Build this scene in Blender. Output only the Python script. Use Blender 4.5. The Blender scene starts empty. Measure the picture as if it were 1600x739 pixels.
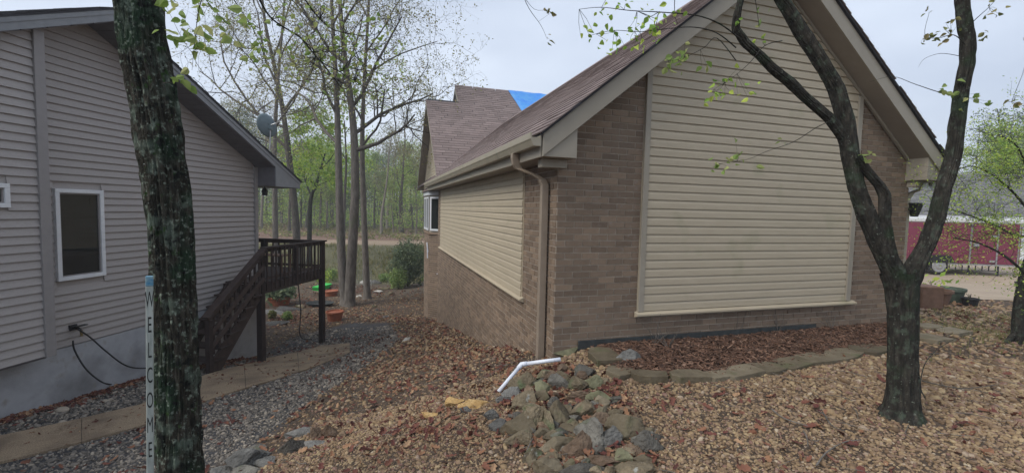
import bpy, math, random
import numpy as np
from mathutils import Vector, Matrix, noise
random.seed(7); rng = np.random.default_rng(11)
scene = bpy.context.scene
C = scene.collection
R = math.radians
# ------------------------------------------------------------------ camera
FPX = 691.4; PITCH = R(3.478); ROLL = R(-1.305); CZ = 1.6
_F = np.array([0, math.cos(PITCH), -math.sin(PITCH)]); _U0 = np.array([0, math.sin(PITCH), math.cos(PITCH)]); _R0 = np.array([1., 0, 0])
_U = _U0*math.cos(ROLL)+_R0*math.sin(ROLL); _Rt = _R0*math.cos(ROLL)-_U0*math.sin(ROLL)
cam = bpy.data.cameras.new('camera'); camo = bpy.data.objects.new('camera', cam); C.objects.link(camo)
cam.sensor_width = 36; cam.lens = FPX/1600*36; cam.clip_end = 2000; cam.clip_start = .05
M = Matrix.Identity(4)
for i in range(3):
    M[i][0] = _Rt[i]; M[i][1] = _U[i]; M[i][2] = -_F[i]
M[2][3] = CZ
camo.matrix_world = M
scene.camera = camo
def ray(x, y): return _Rt*(x-800)/FPX+_U*(369.5-y)/FPX+_F
def at(x, y, Y):
    d = ray(x, y); return np.array([0, 0, CZ])+d*Y/d[1]
def atz(x, y, Z):
    d = ray(x, y); return np.array([0, 0, CZ])+d*(Z-CZ)/d[2]
# ------------------------------------------------------------------ world, sun
SUN_EL, SUN_AZ = 46, 238
w = bpy.data.worlds.new('World'); scene.world = w; w.use_nodes = True
nt = w.node_tree; nt.nodes.clear()
def N(t, typ, **kw):
    n = t.nodes.new(typ)
    for k, v in kw.items(): setattr(n, k, v)
    return n
wo = N(nt, 'ShaderNodeOutputWorld'); bg = N(nt, 'ShaderNodeBackground'); sky = N(nt, 'ShaderNodeTexSky')
sky.sky_type = 'NISHITA'; sky.sun_disc = False; sky.sun_elevation = R(SUN_EL); sky.sun_rotation = R(SUN_AZ)
tc = N(nt, 'ShaderNodeTexCoord'); mp = N(nt, 'ShaderNodeMapping'); mp.inputs['Scale'].default_value = (1, 1, 2.6)
nz = N(nt, 'ShaderNodeTexNoise'); nz.inputs['Scale'].default_value = 1.9; nz.inputs['Detail'].default_value = 6; nz.inputs['Roughness'].default_value = .45
cr = N(nt, 'ShaderNodeValToRGB'); cr.color_ramp.elements[0].position = .33; cr.color_ramp.elements[1].position = .68
cr.color_ramp.elements[0].color = (3.3, 3.75, 4.6, 1); cr.color_ramp.elements[1].color = (4.9, 5.4, 6.2, 1)
mx = N(nt, 'ShaderNodeMix', data_type='RGBA'); mx.inputs[0].default_value = .9
nt.links.new(tc.outputs['Generated'], mp.inputs[0]); nt.links.new(mp.outputs[0], nz.inputs['Vector']); nt.links.new(nz.outputs[0], cr.inputs[0])
nt.links.new(sky.outputs[0], mx.inputs[6]); nt.links.new(cr.outputs[0], mx.inputs[7]); nt.links.new(mx.outputs[2], bg.inputs[0])
bg.inputs[1].default_value = .1; nt.links.new(bg.outputs[0], wo.inputs[0])
sd = bpy.data.lights.new('sun', 'SUN'); sd.energy = 1.5; sd.angle = R(35); sd.color = (1, .96, .9)
so = bpy.data.objects.new('sun', sd); C.objects.link(so); so.location = (0, 0, 30)
_sv = Vector((math.sin(R(SUN_AZ))*math.cos(R(SUN_EL)), math.cos(R(SUN_AZ))*math.cos(R(SUN_EL)), math.sin(R(SUN_EL))))
so.rotation_euler = _sv.to_track_quat('Z', 'Y').to_euler()
scene.view_settings.view_transform = 'Standard'; scene.view_settings.look = 'None'; scene.view_settings.exposure = 0.95; scene.view_settings.gamma = 1
# ------------------------------------------------------------------ materials
MT = {}
def ramp_node(t, stops):
    r = N(t, 'ShaderNodeValToRGB'); e = r.color_ramp.elements
    e[0].position, e[0].color = stops[0][0], (*stops[0][1], 1); e[1].position, e[1].color = stops[-1][0], (*stops[-1][1], 1)
    for p, c in stops[1:-1]:
        k = e.new(p); k.color = (*c, 1)
    return r
def mat(name, stops, scale=8, rough=.85, bump=.2, bscale=None, detail=4, stretch=(1, 1, 1), vary=0, island=False, transl=0, spec=.3, inst=False, vcol=None, dist=.01, stain=None, metal=0, obj=False):
    """colour = ramp over noise (world position); vary/island/inst shift it per object, island or instance; stain = (colour, scale, lo, hi)"""
    m = bpy.data.materials.new(name); m.use_nodes = True; t = m.node_tree; t.nodes.clear()
    out = N(t, 'ShaderNodeOutputMaterial'); p = N(t, 'ShaderNodeBsdfPrincipled'); p.inputs['Roughness'].default_value = rough
    p.inputs['Specular IOR Level'].default_value = spec; p.inputs['Metallic'].default_value = metal
    g = N(t, 'ShaderNodeNewGeometry'); L = t.links.new
    mp = N(t, 'ShaderNodeMapping'); mp.inputs['Scale'].default_value = stretch
    if obj:
        tcn = N(t, 'ShaderNodeTexCoord'); L(tcn.outputs['Object'], mp.inputs[0])
    else: L(g.outputs['Position'], mp.inputs[0])
    nz = N(t, 'ShaderNodeTexNoise'); nz.inputs['Scale'].default_value = scale; nz.inputs['Detail'].default_value = detail; nz.inputs['Roughness'].default_value = .6
    L(mp.outputs[0], nz.inputs['Vector'])
    val = nz.outputs[0]
    src = []
    if vary:
        oi = N(t, 'ShaderNodeObjectInfo'); src.append(oi.outputs['Random'])
    if island: src.append(g.outputs['Random Per Island'])
    if inst:
        a = N(t, 'ShaderNodeAttribute', attribute_type='INSTANCER', attribute_name='rnd'); src.append(a.outputs['Fac'])
    if src:
        s = src[0]
        if len(src) > 1:
            ad = N(t, 'ShaderNodeMath', operation='ADD'); L(src[0], ad.inputs[0]); L(src[1], ad.inputs[1])
            fr = N(t, 'ShaderNodeMath', operation='FRACT'); L(ad.outputs[0], fr.inputs[0]); s = fr.outputs[0]
        mm = N(t, 'ShaderNodeMix', data_type='FLOAT'); mm.inputs[0].default_value = vary if vary else .8
        L(val, mm.inputs[2]); L(s, mm.inputs[3]); val = mm.outputs[0]
    r = ramp_node(t, stops); L(val, r.inputs[0]); col = r.outputs[0]
    if vcol:
        a = N(t, 'ShaderNodeAttribute', attribute_name=vcol)
        mu = N(t, 'ShaderNodeMix', data_type='RGBA', blend_type='MULTIPLY'); mu.inputs[0].default_value = 1; L(col, mu.inputs[6]); L(a.outputs['Color'], mu.inputs[7]); col = mu.outputs[2]
    for st in (stain or []):
        sc, ssc, lo, hi = st
        n2 = N(t, 'ShaderNodeTexNoise'); n2.inputs['Scale'].default_value = ssc; n2.inputs['Detail'].default_value = 5
        L(tcn.outputs['Object'] if obj else g.outputs['Position'], n2.inputs['Vector'])
        mr = N(t, 'ShaderNodeMapRange'); mr.inputs[1].default_value = lo; mr.inputs[2].default_value = hi; L(n2.outputs[0], mr.inputs[0])
        mu = N(t, 'ShaderNodeMix', data_type='RGBA'); L(mr.outputs[0], mu.inputs[0]); L(col, mu.inputs[6]); mu.inputs[7].default_value = (*sc, 1); col = mu.outputs[2]
    L(col, p.inputs['Base Color'])
    if bump:
        n3 = N(t, 'ShaderNodeTexNoise'); n3.inputs['Scale'].default_value = bscale or scale*4; n3.inputs['Detail'].default_value = 6; L(mp.outputs[0], n3.inputs['Vector'])
        b = N(t, 'ShaderNodeBump'); b.inputs['Strength'].default_value = bump; b.inputs['Distance'].default_value = dist; L(n3.outputs[0], b.inputs['Height']); L(b.outputs[0], p.inputs['Normal'])
    if transl:
        tr = N(t, 'ShaderNodeBsdfTranslucent'); L(col, tr.inputs[0]); ms = N(t, 'ShaderNodeMixShader'); ms.inputs[0].default_value = transl
        L(p.outputs[0], ms.inputs[1]); L(tr.outputs[0], ms.inputs[2]); L(ms.outputs[0], out.inputs[0])
    else: L(p.outputs[0], out.inputs[0])
    MT[name] = m; return m
mat('brick', [(.15, (0.138, 0.099, 0.071)), (.4, (0.188, 0.137, 0.097)), (.6, (0.214, 0.155, 0.110)), (.85, (0.290, 0.208, 0.143))], 30, .9, .8, 120, vary=.5, island=True, dist=.003, stain=[((.24, .205, .18), 14, .6, .8)])
mat('mortar', [(.3, (.36, .31, .25)), (.7, (.5, .43, .35))], 14, .95, .5, 200, dist=.004)
mat('vinyl_tan', [(.3, (0.414, 0.352, 0.254)), (.7, (0.464, 0.396, 0.290))], 3, .5, .08, 60, stretch=(1, 1, 6), dist=.001, spec=.35, stain=[((.3, .28, .17), 2.2, .62, .85)])
mat('trim_tan', [(.3, (.31, .275, .22)), (.7, (.35, .312, .25))], 3, .5, .05, 50, dist=.001, spec=.35)
mat('gutter_tan', [(.3, (.32, .285, .215)), (.7, (.37, .33, .255))], 5, .4, .05, 50, dist=.001, spec=.4, stain=[((.2, .19, .14), 7, .6, .85)])
mat('downspout_paint', [(.3, (0.247, 0.196, 0.149)), (.7, (0.319, 0.257, 0.196))], 5, .4, .05, 50, dist=.001, spec=.4)
mat('soffit_vinyl_shaded', [(.3, (.27, .235, .195)), (.7, (.31, .27, .225))], 5, .6, .2, 160, dist=.002)  # same tan vinyl made darker: shade under the overhangs is put into the colour
mat('vinyl_grey', [(.25, (0.320, 0.294, 0.280)), (.5, (0.356, 0.329, 0.314)), (.75, (0.387, 0.360, 0.344))], 26, .6, .15, 160, stretch=(1, 1, 4), dist=.0015, spec=.3)
mat('trim_grey', [(.3, (0.252, 0.239, 0.233)), (.7, (0.288, 0.270, 0.264))], 8, .55, .06, 80, dist=.001)
mat('fascia_grey', [(.3, (.2, .21, .22)), (.7, (.24, .25, .262))], 8, .5, .06, 80, dist=.001)
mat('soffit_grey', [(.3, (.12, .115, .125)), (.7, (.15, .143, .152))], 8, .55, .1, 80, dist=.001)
mat('stucco', [(.3, (.33, .34, .36)), (.7, (.42, .43, .45))], 5, .95, .6, 90, dist=.006, stain=[((.2, .2, .2), 1.6, .5, .75), ((.23, .21, .17), 5, .6, .8)])
mat('shingle', [(.2, (.165, .128, .118)), (.5, (.205, .16, .148)), (.8, (.255, .2, .184))], 60, .95, .6, 300, vary=.4, island=True, dist=.004)
mat('shingle_grey', [(.2, (.1, .1, .1)), (.8, (.19, .185, .18))], 60, .95, .4, 200, vary=.5, island=True, dist=.004)
mat('shingle_dark', [(.2, (.035, .035, .04)), (.8, (.07, .07, .075))], 60, .95, .4, 200, island=True, vary=.4, dist=.004)
mat('tarp', [(.3, (0.040, 0.221, 0.700)), (.7, (0.100, 0.351, 0.700))], 2.2, .45, .5, 6, dist=.06)
mat('white_frame', [(.3, (.62, .64, .66)), (.7, (.72, .73, .74))], 6, .4, .03, 50, dist=.001)
mat('white_pvc', [(.3, (.62, .66, .75)), (.7, (.78, .8, .84))], 12, .35, .05, 60, dist=.001)
mat('deck_wood', [(.25, (.028, .019, .016)), (.5, (.05, .034, .029)), (.8, (.085, .06, .05))], 14, .8, .35, 60, stretch=(1, 1, .3), vary=.35, dist=.003)
mat('deck_post', [(.3, (.022, .015, .013)), (.8, (.05, .034, .03))], 14, .8, .35, 60, vary=.3, dist=.003)
mat('aggregate', [(.3, (0.180, 0.131, 0.082)), (.5, (0.292, 0.216, 0.141)), (.7, (0.449, 0.352, 0.240))], 90, .95, .8, 160, dist=.01, stain=[((.14, .1, .07), 2, .45, .75)])
mat('drive_concrete', [(.3, (.3, .235, .17)), (.7, (.37, .295, .215))], 3, .9, .2, 80, dist=.004, stain=[((.24, .19, .14), .8, .55, .8)])
mat('pale_concrete', [(.3, (.5, .5, .49)), (.7, (.6, .6, .58))], 2, .9, .2, 80)
mat('bark_near', [(.3, (0.011, 0.011, 0.008)), (.5, (0.031, 0.028, 0.020)), (.66, (0.077, 0.070, 0.054)), (.8, (0.168, 0.161, 0.135))], 34, .95, 1, 90, stretch=(1, 1, .3), dist=.03, obj=True, detail=8,
    stain=[((.022, .045, .024), 5, .5, .62), ((.12, .155, .12), 8, .53, .66), ((.21, .25, .2), 36, .56, .68), ((.035, .075, .02), 14, .64, .7), ((.3, .33, .3), 62, .67, .73), ((.01, .012, .01), 20, .56, .66)])
mat('bark_dark', [(.3, (0.010, 0.010, 0.008)), (.52, (0.030, 0.027, 0.022)), (.8, (0.081, 0.073, 0.058))], 26, .95, 1, 70, stretch=(1, 1, .35), dist=.015, obj=True,
    stain=[((.022, .034, .018), 5, .55, .68), ((.06, .075, .055), 16, .55, .68), ((.15, .17, .14), 55, .64, .72)])
mat('bark_oak', [(.25, (.05, .043, .036)), (.5, (.12, .105, .09)), (.8, (.23, .205, .18))], 14, .95, .8, 40, stretch=(1, 1, .25), dist=.02, vary=.25, stain=[((.09, .11, .06), 1.2, .6, .8)])
mat('bark_wood', [(.25, (0.063, 0.053, 0.042)), (.5, (0.140, 0.123, 0.098)), (.8, (0.266, 0.238, 0.196))], 6, .95, 0, vary=.5)
mat('leaf_bud', [(.2, (0.221, 0.221, 0.078)), (.5, (0.312, 0.325, 0.117)), (.8, (0.351, 0.286, 0.156))], 3, .7, 0, island=True, vary=.85, transl=.35)
mat('leaf_lime', [(.2, (.2, .3, .07)), (.5, (.3, .4, .12)), (.8, (.44, .46, .18))], 3, .6, 0, island=True, vary=.75, transl=.45)
mat('leaf_fresh', [(.2, (0.183, 0.335, 0.060)), (.5, (0.337, 0.478, 0.081)), (.8, (0.561, 0.645, 0.122))], .6, .7, 0, island=True, vary=.6, transl=.35)
mat('leaf_mid', [(.2, (0.140, 0.222, 0.079)), (.5, (0.241, 0.342, 0.114)), (.8, (0.383, 0.463, 0.158))], .6, .7, 0, island=True, vary=.6, transl=.3)
mat('leaf_pine', [(.2, (0.074, 0.115, 0.064)), (.5, (0.127, 0.172, 0.093)), (.8, (0.210, 0.245, 0.129))], .8, .8, 0, island=True, vary=.6, transl=.2)
mat('leaf_olive', [(.2, (0.130, 0.156, 0.046)), (.5, (0.208, 0.221, 0.078)), (.8, (0.325, 0.273, 0.130))], .8, .8, 0, island=True, vary=.7, transl=.3)
mat('pebble_brown', [(0, (0.054, 0.037, 0.026)), (.2, (0.170, 0.110, 0.063)), (.4, (0.265, 0.183, 0.101)), (.55, (0.181, 0.120, 0.081)), (.7, (0.362, 0.271, 0.151)), (.82, (0.159, 0.083, 0.066)), (.93, (0.447, 0.375, 0.262)), (1, (0.617, 0.552, 0.444))], 30, .8, .2, 90, inst=True, vary=0, dist=.002)
mat('pebble_grey', [(0, (0.054, 0.046, 0.039)), (.35, (0.132, 0.116, 0.098)), (.7, (0.223, 0.195, 0.163)), (.9, (0.361, 0.307, 0.239)), (1, (0.506, 0.452, 0.381))], 30, .9, .2, 90, inst=True, dist=.002)
mat('leaf_litter', [(0, (0.050, 0.018, 0.014)), (.3, (0.130, 0.045, 0.035)), (.5, (0.190, 0.080, 0.050)), (.75, (0.290, 0.155, 0.085)), (1, (0.440, 0.290, 0.170))], 20, .8, .2, 60, inst=True, dist=.002, transl=.1)
mat('mulch', [(0, (.035, .02, .014)), (.4, (.09, .05, .033)), (.75, (.16, .085, .055)), (1, (.3, .2, .14))], 20, .9, .2, 60, inst=True, dist=.002)
mat('rock_tan', [(.3, (0.084, 0.067, 0.043)), (.5, (0.160, 0.127, 0.082)), (.72, (0.269, 0.217, 0.140))], 15, .92, 1, 50, detail=9, vary=.35, dist=.02, stain=[((.1, .12, .06), 6, .55, .7), ((.3, .3, .27), 14, .64, .74)])
mat('rock_grey', [(.3, (0.059, 0.053, 0.045)), (.5, (0.109, 0.101, 0.086)), (.72, (0.202, 0.189, 0.160))], 15, .92, 1, 50, detail=9, vary=.35, dist=.02, stain=[((.1, .11, .07), 7, .58, .7)])
mat('rock_blue', [(.3, (0.063, 0.061, 0.058)), (.5, (0.113, 0.110, 0.101)), (.72, (0.210, 0.203, 0.187))], 15, .92, 1, 50, detail=9, vary=.35, dist=.02)
mat('rock_brown', [(.3, (0.076, 0.049, 0.031)), (.5, (0.143, 0.098, 0.066)), (.72, (0.227, 0.164, 0.109))], 15, .92, 1, 50, detail=9, vary=.35, dist=.02)
mat('rock_ochre', [(.3, (.3, .18, .07)), (.5, (.45, .29, .12)), (.72, (.55, .4, .2))], 9, .92, .9, 35, dist=.02)
mat('rock_moss', [(.3, (.08, .078, .045)), (.5, (.14, .135, .08)), (.72, (.23, .22, .135))], 7, .92, .7, 35, dist=.015)
mat('rock_white', [(.3, (.4, .38, .34)), (.7, (.6, .57, .52))], 9, .9, .6, 35, dist=.02)
mat('flagstone', [(.3, (0.084, 0.066, 0.041)), (.5, (0.139, 0.113, 0.074)), (.72, (0.210, 0.176, 0.121))], 6, .92, .7, 40, vary=.35, dist=.01, stain=[((.1, .1, .05), 5, .56, .72)])
mat('terracotta', [(.3, (.3, .1, .055)), (.7, (.4, .15, .085))], 12, .85, .2, 80)
mat('pot_green', [(.3, (.05, .07, .05)), (.7, (.09, .11, .08))], 12, .7, .2, 80)
mat('pot_brown', [(.3, (.12, .07, .045)), (.7, (.19, .11, .075))], 12, .8, .2, 80)
mat('black_plastic', [(.3, (.012, .012, .013)), (.7, (.022, .022, .024))], 12, .5, .05, 80)
mat('black_rubber', [(.3, (.012, .012, .012)), (.7, (.03, .03, .03))], 12, .6, .05, 80)
mat('dark_membrane', [(.3, (.03, .035, .035)), (.7, (.06, .065, .065))], 12, .9, .3, 80)
mat('dish_grey', [(.3, (0.098, 0.135, 0.149)), (.7, (0.140, 0.182, 0.196))], 4, .5, .05, 50)
mat('steel', [(.3, (.35, .36, .37)), (.7, (.5, .5, .5))], 14, .35, .05, 80, metal=.7)
mat('brass', [(.3, (.2, .15, .07)), (.7, (.3, .24, .12))], 14, .4, .05, 80, metal=.6)
mat('trailer_red', [(.3, (.17, .026, .055)), (.7, (.2, .034, .066))], 2, .3, .02, 30, spec=.5)
mat('trailer_white', [(.3, (.6, .61, .6)), (.7, (.7, .7, .69))], 2, .4, .02, 30)
mat('green_plastic', [(.3, (.03, .45, .07)), (.7, (.06, .55, .1))], 4, .5, .02, 30)
mat('post_paint', [(.3, (.22, .25, .23)), (.55, (.36, .39, .36)), (.8, (.46, .48, .45))], 30, .8, .3, 90, stretch=(1, 1, .2), dist=.002, stain=[((.25, .24, .2), 30, .62, .75)])
mat('cap_blue', [(.3, (0.040, 0.175, 0.300)), (.7, (0.240, 0.350, 0.372))], 40, .8, .2, 90)
mat('letter_black', [(.3, (.012, .012, .014)), (.7, (.05, .05, .05))], 60, .8, 0)
mat('ground_soil', [(.3, (0.440, 0.440, 0.440)), (.5, (0.680, 0.680, 0.680)), (.7, (1.15, 1.12, 1.08))], 16, .98, .8, 50, detail=8, vcol='zone', dist=.03)
mat('weed', [(0, (0.138, 0.161, 0.050)), (.4, (0.230, 0.230, 0.088)), (.75, (0.345, 0.299, 0.143)), (1, (0.483, 0.414, 0.242))], 1, .9, 0, inst=True, transl=.25)
mat('water', [(.3, (.05, .06, .035)), (.7, (.08, .09, .05))], 1, .12, .1, 3, spec=.5)
mat('garage_door', [(.3, (.5, .46, .4)), (.7, (.56, .52, .45))], 2, .6, .05, 30)
mat('lilac', [(0, (.4, .35, .38)), (1, (.6, .55, .55))], 2, .6, 0, island=True, vary=.7)
def glass(name, col, rough=.03):
    m = bpy.data.materials.new(name); m.use_nodes = True; p = m.node_tree.nodes['Principled BSDF']
    n = N(m.node_tree, 'ShaderNodeTexNoise'); n.inputs['Scale'].default_value = 2.0; r = ramp_node(m.node_tree, [(.3, col), (.7, tuple(c*1.5 for c in col))])
    m.node_tree.links.new(n.outputs[0], r.inputs[0]); m.node_tree.links.new(r.outputs[0], p.inputs['Base Color'])
    p.inputs['Roughness'].default_value = rough; p.inputs['Specular IOR Level'].default_value = .5; p.inputs['IOR'].default_value = 1.45; MT[name] = m
glass('window_glass', (.012, .014, .014)); glass('bay_glass', (.1, .1, .1), .1)
# ------------------------------------------------------------------ mesh helpers
def link(name, me, m, parent=None, loc=None, smooth=False):
    if m is not None and not me.materials: me.materials.append(MT[m])
    if smooth: me.polygons.foreach_set('use_smooth', np.ones(len(me.polygons), bool))
    o = bpy.data.objects.new(name, me); C.objects.link(o)
    if parent is not None: o.parent = parent
    if loc is not None: o.location = loc
    return o
def mk(name, v, f, m, parent=None, loc=None, smooth=False):
    me = bpy.data.meshes.new(name)
    if isinstance(f, np.ndarray):
        v = np.asarray(v, np.float32); n, k = f.shape
        me.vertices.add(len(v)); me.vertices.foreach_set('co', v.ravel())
        me.loops.add(n*k); me.loops.foreach_set('vertex_index', f.ravel().astype(np.int32))
        me.polygons.add(n); me.polygons.foreach_set('loop_start', np.arange(0, n*k, k, dtype=np.int32))
        me.update(calc_edges=True)
    else:
        me.from_pydata([tuple(map(float, p)) for p in v], [], f); me.update()
    return link(name, me, m, parent, loc, smooth)
def tag(o, label=None, cat=None, group=None, kind=None):
    if label: o['label'] = label
    if cat: o['category'] = cat
    if group: o['group'] = group
    if kind: o['kind'] = kind
    return o
def empty(name, loc, label, cat, group=None, rz=0):
    o = bpy.data.objects.new(name, None); o.empty_display_size = .2; C.objects.link(o); o.location = tuple(map(float, loc)); o.rotation_euler = (0, 0, rz)
    return tag(o, label, cat, group)
class MB:
    def __init__(s): s.v = []; s.f = []
    def add(s, v, f):
        b = len(s.v); s.v += [tuple(map(float, p)) for p in v]; s.f += [tuple(i+b for i in q) for q in f]; return s
    def box(s, x0, x1, y0, y1, z0, z1):
        return s.add([(x0, y0, z0), (x1, y0, z0), (x1, y1, z0), (x0, y1, z0), (x0, y0, z1), (x1, y0, z1), (x1, y1, z1), (x0, y1, z1)],
                     [(0, 3, 2, 1), (4, 5, 6, 7), (0, 1, 5, 4), (1, 2, 6, 5), (2, 3, 7, 6), (3, 0, 4, 7)])
    def bar(s, a, b, w, h, up=(0, 0, 1)):
        a = Vector(a); b = Vector(b); d = (b-a).normalized(); up = Vector(up)
        x = d.cross(up)
        if x.length < 1e-4: x = Vector((1, 0, 0))
        x.normalize(); y = x.cross(d).normalized(); x *= w/2; y *= h/2
        return s.add([a-x-y, a+x-y, a+x+y, a-x+y, b-x-y, b+x-y, b+x+y, b-x+y], [(0, 3, 2, 1), (4, 5, 6, 7), (0, 1, 5, 4), (1, 2, 6, 5), (2, 3, 7, 6), (3, 0, 4, 7)])
    def prism(s, pts, off):
        """closed prism: polygon pts (3D) and the same shifted by off"""
        n = len(pts); off = np.array(off, float); v = [np.array(p, float) for p in pts]; v += [p+off for p in v]
        return s.add(v, [tuple(range(n))[::-1], tuple(range(n, 2*n))]+[(i, (i+1) % n, (i+1) % n+n, i+n) for i in range(n)])
    def tube(s, P, r, n=8, cap=True):
        P = [np.array(p, float) for p in P]; m = len(P); rr = r if hasattr(r, '__len__') else [r]*m
        rings = []; ref = None
        for i in range(m):
            d = P[min(i+1, m-1)]-P[max(i-1, 0)]; d /= max(np.linalg.norm(d), 1e-9)
            if ref is None: ref = np.array([0, 0, 1.]) if abs(d[2]) < .9 else np.array([1., 0, 0])
            x = np.cross(d, ref); x /= max(np.linalg.norm(x), 1e-9); y = np.cross(x, d); ref = y if abs(y@d) < .9 else ref
            rings.append([P[i]+rr[i]*(math.cos(a)*x+math.sin(a)*y) for a in np.arange(n)*2*math.pi/n])
        v = [p for q in rings for p in q]
        f = [(i*n+j, i*n+(j+1) % n, (i+1)*n+(j+1) % n, (i+1)*n+j) for i in range(m-1) for j in range(n)]
        if cap: f += [tuple(range(n))[::-1], tuple(range((m-1)*n, m*n))]
        return s.add(v, f)
    def lathe(s, prof, n=20, c=(0, 0, 0)):
        v = [(c[0]+r*math.cos(a), c[1]+r*math.sin(a), c[2]+z) for r, z in prof for a in np.arange(n)*2*math.pi/n]
        m = len(prof); f = [(i*n+j, i*n+(j+1) % n, (i+1)*n+(j+1) % n, (i+1)*n+j) for i in range(m-1) for j in range(n)]
        return s.add(v, f+[tuple(range(n))[::-1]])
    def build(s, name, m, parent=None, loc=None, smooth=False, bev=0):
        o = mk(name, s.v, s.f, m, parent, loc, smooth)
        if bev:
            b = o.modifiers.new('bevel', 'BEVEL'); b.width = bev; b.segments = 2; b.limit_method = 'ANGLE'
        return o
# ------------------------------------------------------------------ frames of the two houses
A = R(17.24); CL = R(7.607)
D1 = np.array([-math.sin(A), math.cos(A), 0]); D2 = np.array([math.cos(A), math.sin(A), 0]); CW = np.array([.489, 4.895, 0])
def W(s, t, z=0): return CW+D2*s+D1*t+np.array([0, 0, z])
L1 = np.array([math.sin(CL), math.cos(CL), 0]); LN = np.array([math.cos(CL), -math.sin(CL), 0])
def LW(v, u, z=0): return LN*(v-7.3)+L1*u+np.array([0, 0, z])     # v: out of the grey house's wall, u: along it
# ------------------------------------------------------------------ terrain
cp = []
def P3(p, z=None): cp.append((p[0], p[1], p[2] if z is None else z))
for t, z in ((0, -.1), (1.5, -.42), (3.05, -.85), (4.76, -1.15), (7.37, -1.62), (9.57, -2.08), (11.5, -2.3)): P3(W(-.05, t, z))
for s, z in ((.5, .04), (1.5, .04), (3, .04), (4.5, .05), (5.6, .04)): P3(W(s, -.03, z))
for s, t, z in ((6.5, 0, 0), (7, 4, -.1), (2.8, 5, -.6), (2.8, 9.5, -1.6), (6, 12, -.5)): P3(W(s, t, z))
for x, y, z in ((1408, 657, -.02), (1200, 739, -.03), (1590, 739, 0), (1000, 739, -.06), (850, 739, -.16), (1100, 640, .0), (1500, 560, .0), (1590, 530, 0), (1450, 480, -.06), (1600, 470, -.15),
                (1500, 425, -.5), (960, 620, -.02), (850, 620, -.12), (800, 640, -.2), (770, 620, -.3), (720, 560, -.72), (700, 600, -.5), (600, 650, -.72), (520, 700, -.62), (640, 700, -.42), (740, 700, -.26), (420, 739, -.7),
                (0, 739, -1.27), (200, 720, -1.15), (320, 680, -1.05), (420, 620, -1.2), (324, 590, -1.42), (500, 580, -1.45), (620, 540, -1.5), (640, 500, -1.95), (560, 500, -2.1),
                (600, 470, -2.35), (545, 477, -2.4), (640, 450, -2.55), (460, 480, -2.4), (540, 440, -2.7), (640, 440, -2.7), (420, 440, -2.6), (500, 420, -2.6), ): P3(atz(x, y, z))
for x, y, Yd in ((500, 386, 34), (640, 388, 34), (400, 384, 34), (500, 378, 38), (640, 380, 38), (400, 376, 38), (500, 362, 50), (400, 358, 50), (640, 366, 50), (500, 350, 66), (380, 346, 66), (660, 354, 66)): P3(at(x, y, Yd))
for u, z in ((4.4, -1.26), (5.35, -1.38), (6.5, -1.46), (8, -1.72), (9.45, -2.0)): P3(LW(.05, u, z))
for v, u, z in ((.9, 8.45, -1.77), (.9, 10.75, -2.03), (-2, 10, -2.05), (-6, 12, -2.1), (-5, 3, -1.5), (1.5, 2, -1.2), (-4, 18, -2.5)): P3(LW(v, u, z))
for x, y, z in ((0, 0, 0), (0, 1.5, -.02), (-1, 1.6, -.15), (3, 0, 0), (-1.7, 2.1, -.32), (-3, 0, -.5), (0, -6, .2), (-6, -6, -.6), (8, -6, .1), (8, 2, .05), (14, 5, -.1), (16, 14, -.55), (10, 20, -.6), (25, 25, -.6), (30, 5, -.2), (-15, 0, -1.8), (-30, 45, -1.2), (-40, 20, -2),
                (30, 60, 0), (0, 90, 0), (-60, 90, 0), (60, 90, 1), (-80, 0, 0), (80, 0, 0), (0, -60, 1), (0, 140, 3), (-120, 140, 4), (120, 140, 3), (-40, 60, -.8)): cp.append((x, y, z))
CPA = np.array(cp, float); SC = 10.0
def _ker(d): return np.sqrt(d*d+.0009)
_n = len(CPA); _D = np.linalg.norm(CPA[:, None, :2]-CPA[None, :, :2], axis=2)
_A = np.zeros((_n+3, _n+3)); _A[:_n, :_n] = _ker(_D/SC)-np.eye(_n)*.004; _A[:_n, _n] = 1; _A[:_n, _n+1:_n+3] = CPA[:, :2]/SC; _A[_n:, :_n] = _A[:_n, _n:].T
_wt = np.linalg.solve(_A, np.r_[CPA[:, 2], 0, 0, 0])
def gz(X, Y):
    X = np.asarray(X, float); Y = np.asarray(Y, float); sh = X.shape; X = X.ravel(); Y = Y.ravel(); out = np.empty(len(X))
    for i in range(0, len(X), 20000):
        a = X[i:i+20000]; b = Y[i:i+20000]; d = np.hypot(a[:, None]-CPA[None, :, 0], b[:, None]-CPA[None, :, 1])
        out[i:i+20000] = _ker(d/SC)@_wt[:_n]+_wt[_n]+a/SC*_wt[_n+1]+b/SC*_wt[_n+2]
    return out.reshape(sh)
def g1(x, y): return float(gz([x], [y])[0])
def og(px, py, lift=0):
    """where the line of sight through a point of the photograph meets the terrain"""
    d = ray(px, py); o = np.array([0, 0, CZ]); T = np.linspace(1.2, 90, 4000); P = o+np.outer(T, d); h = P[:, 2]-gz(P[:, 0], P[:, 1]); i = int(np.argmax(h < 0))
    if h[i] >= 0: i = len(T)-1
    i = max(i, 1); k = h[i-1]/(h[i-1]-h[i]); p = P[i-1]+(P[i]-P[i-1])*k; return np.array([p[0], p[1], g1(p[0], p[1])+lift])
def inpoly(X, Y, poly):
    X = np.asarray(X); Y = np.asarray(Y); r = np.zeros(X.shape, bool); n = len(poly)
    for i in range(n):
        x1, y1 = poly[i][:2]; x2, y2 = poly[(i+1) % n][:2]
        c = ((y1 > Y) != (y2 > Y)) & (X < (x2-x1)*(Y-y1)/((y2-y1) or 1e-9)+x1); r ^= c
    return r
def pxpoly(L): return [og(*p) for p in L]
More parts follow.
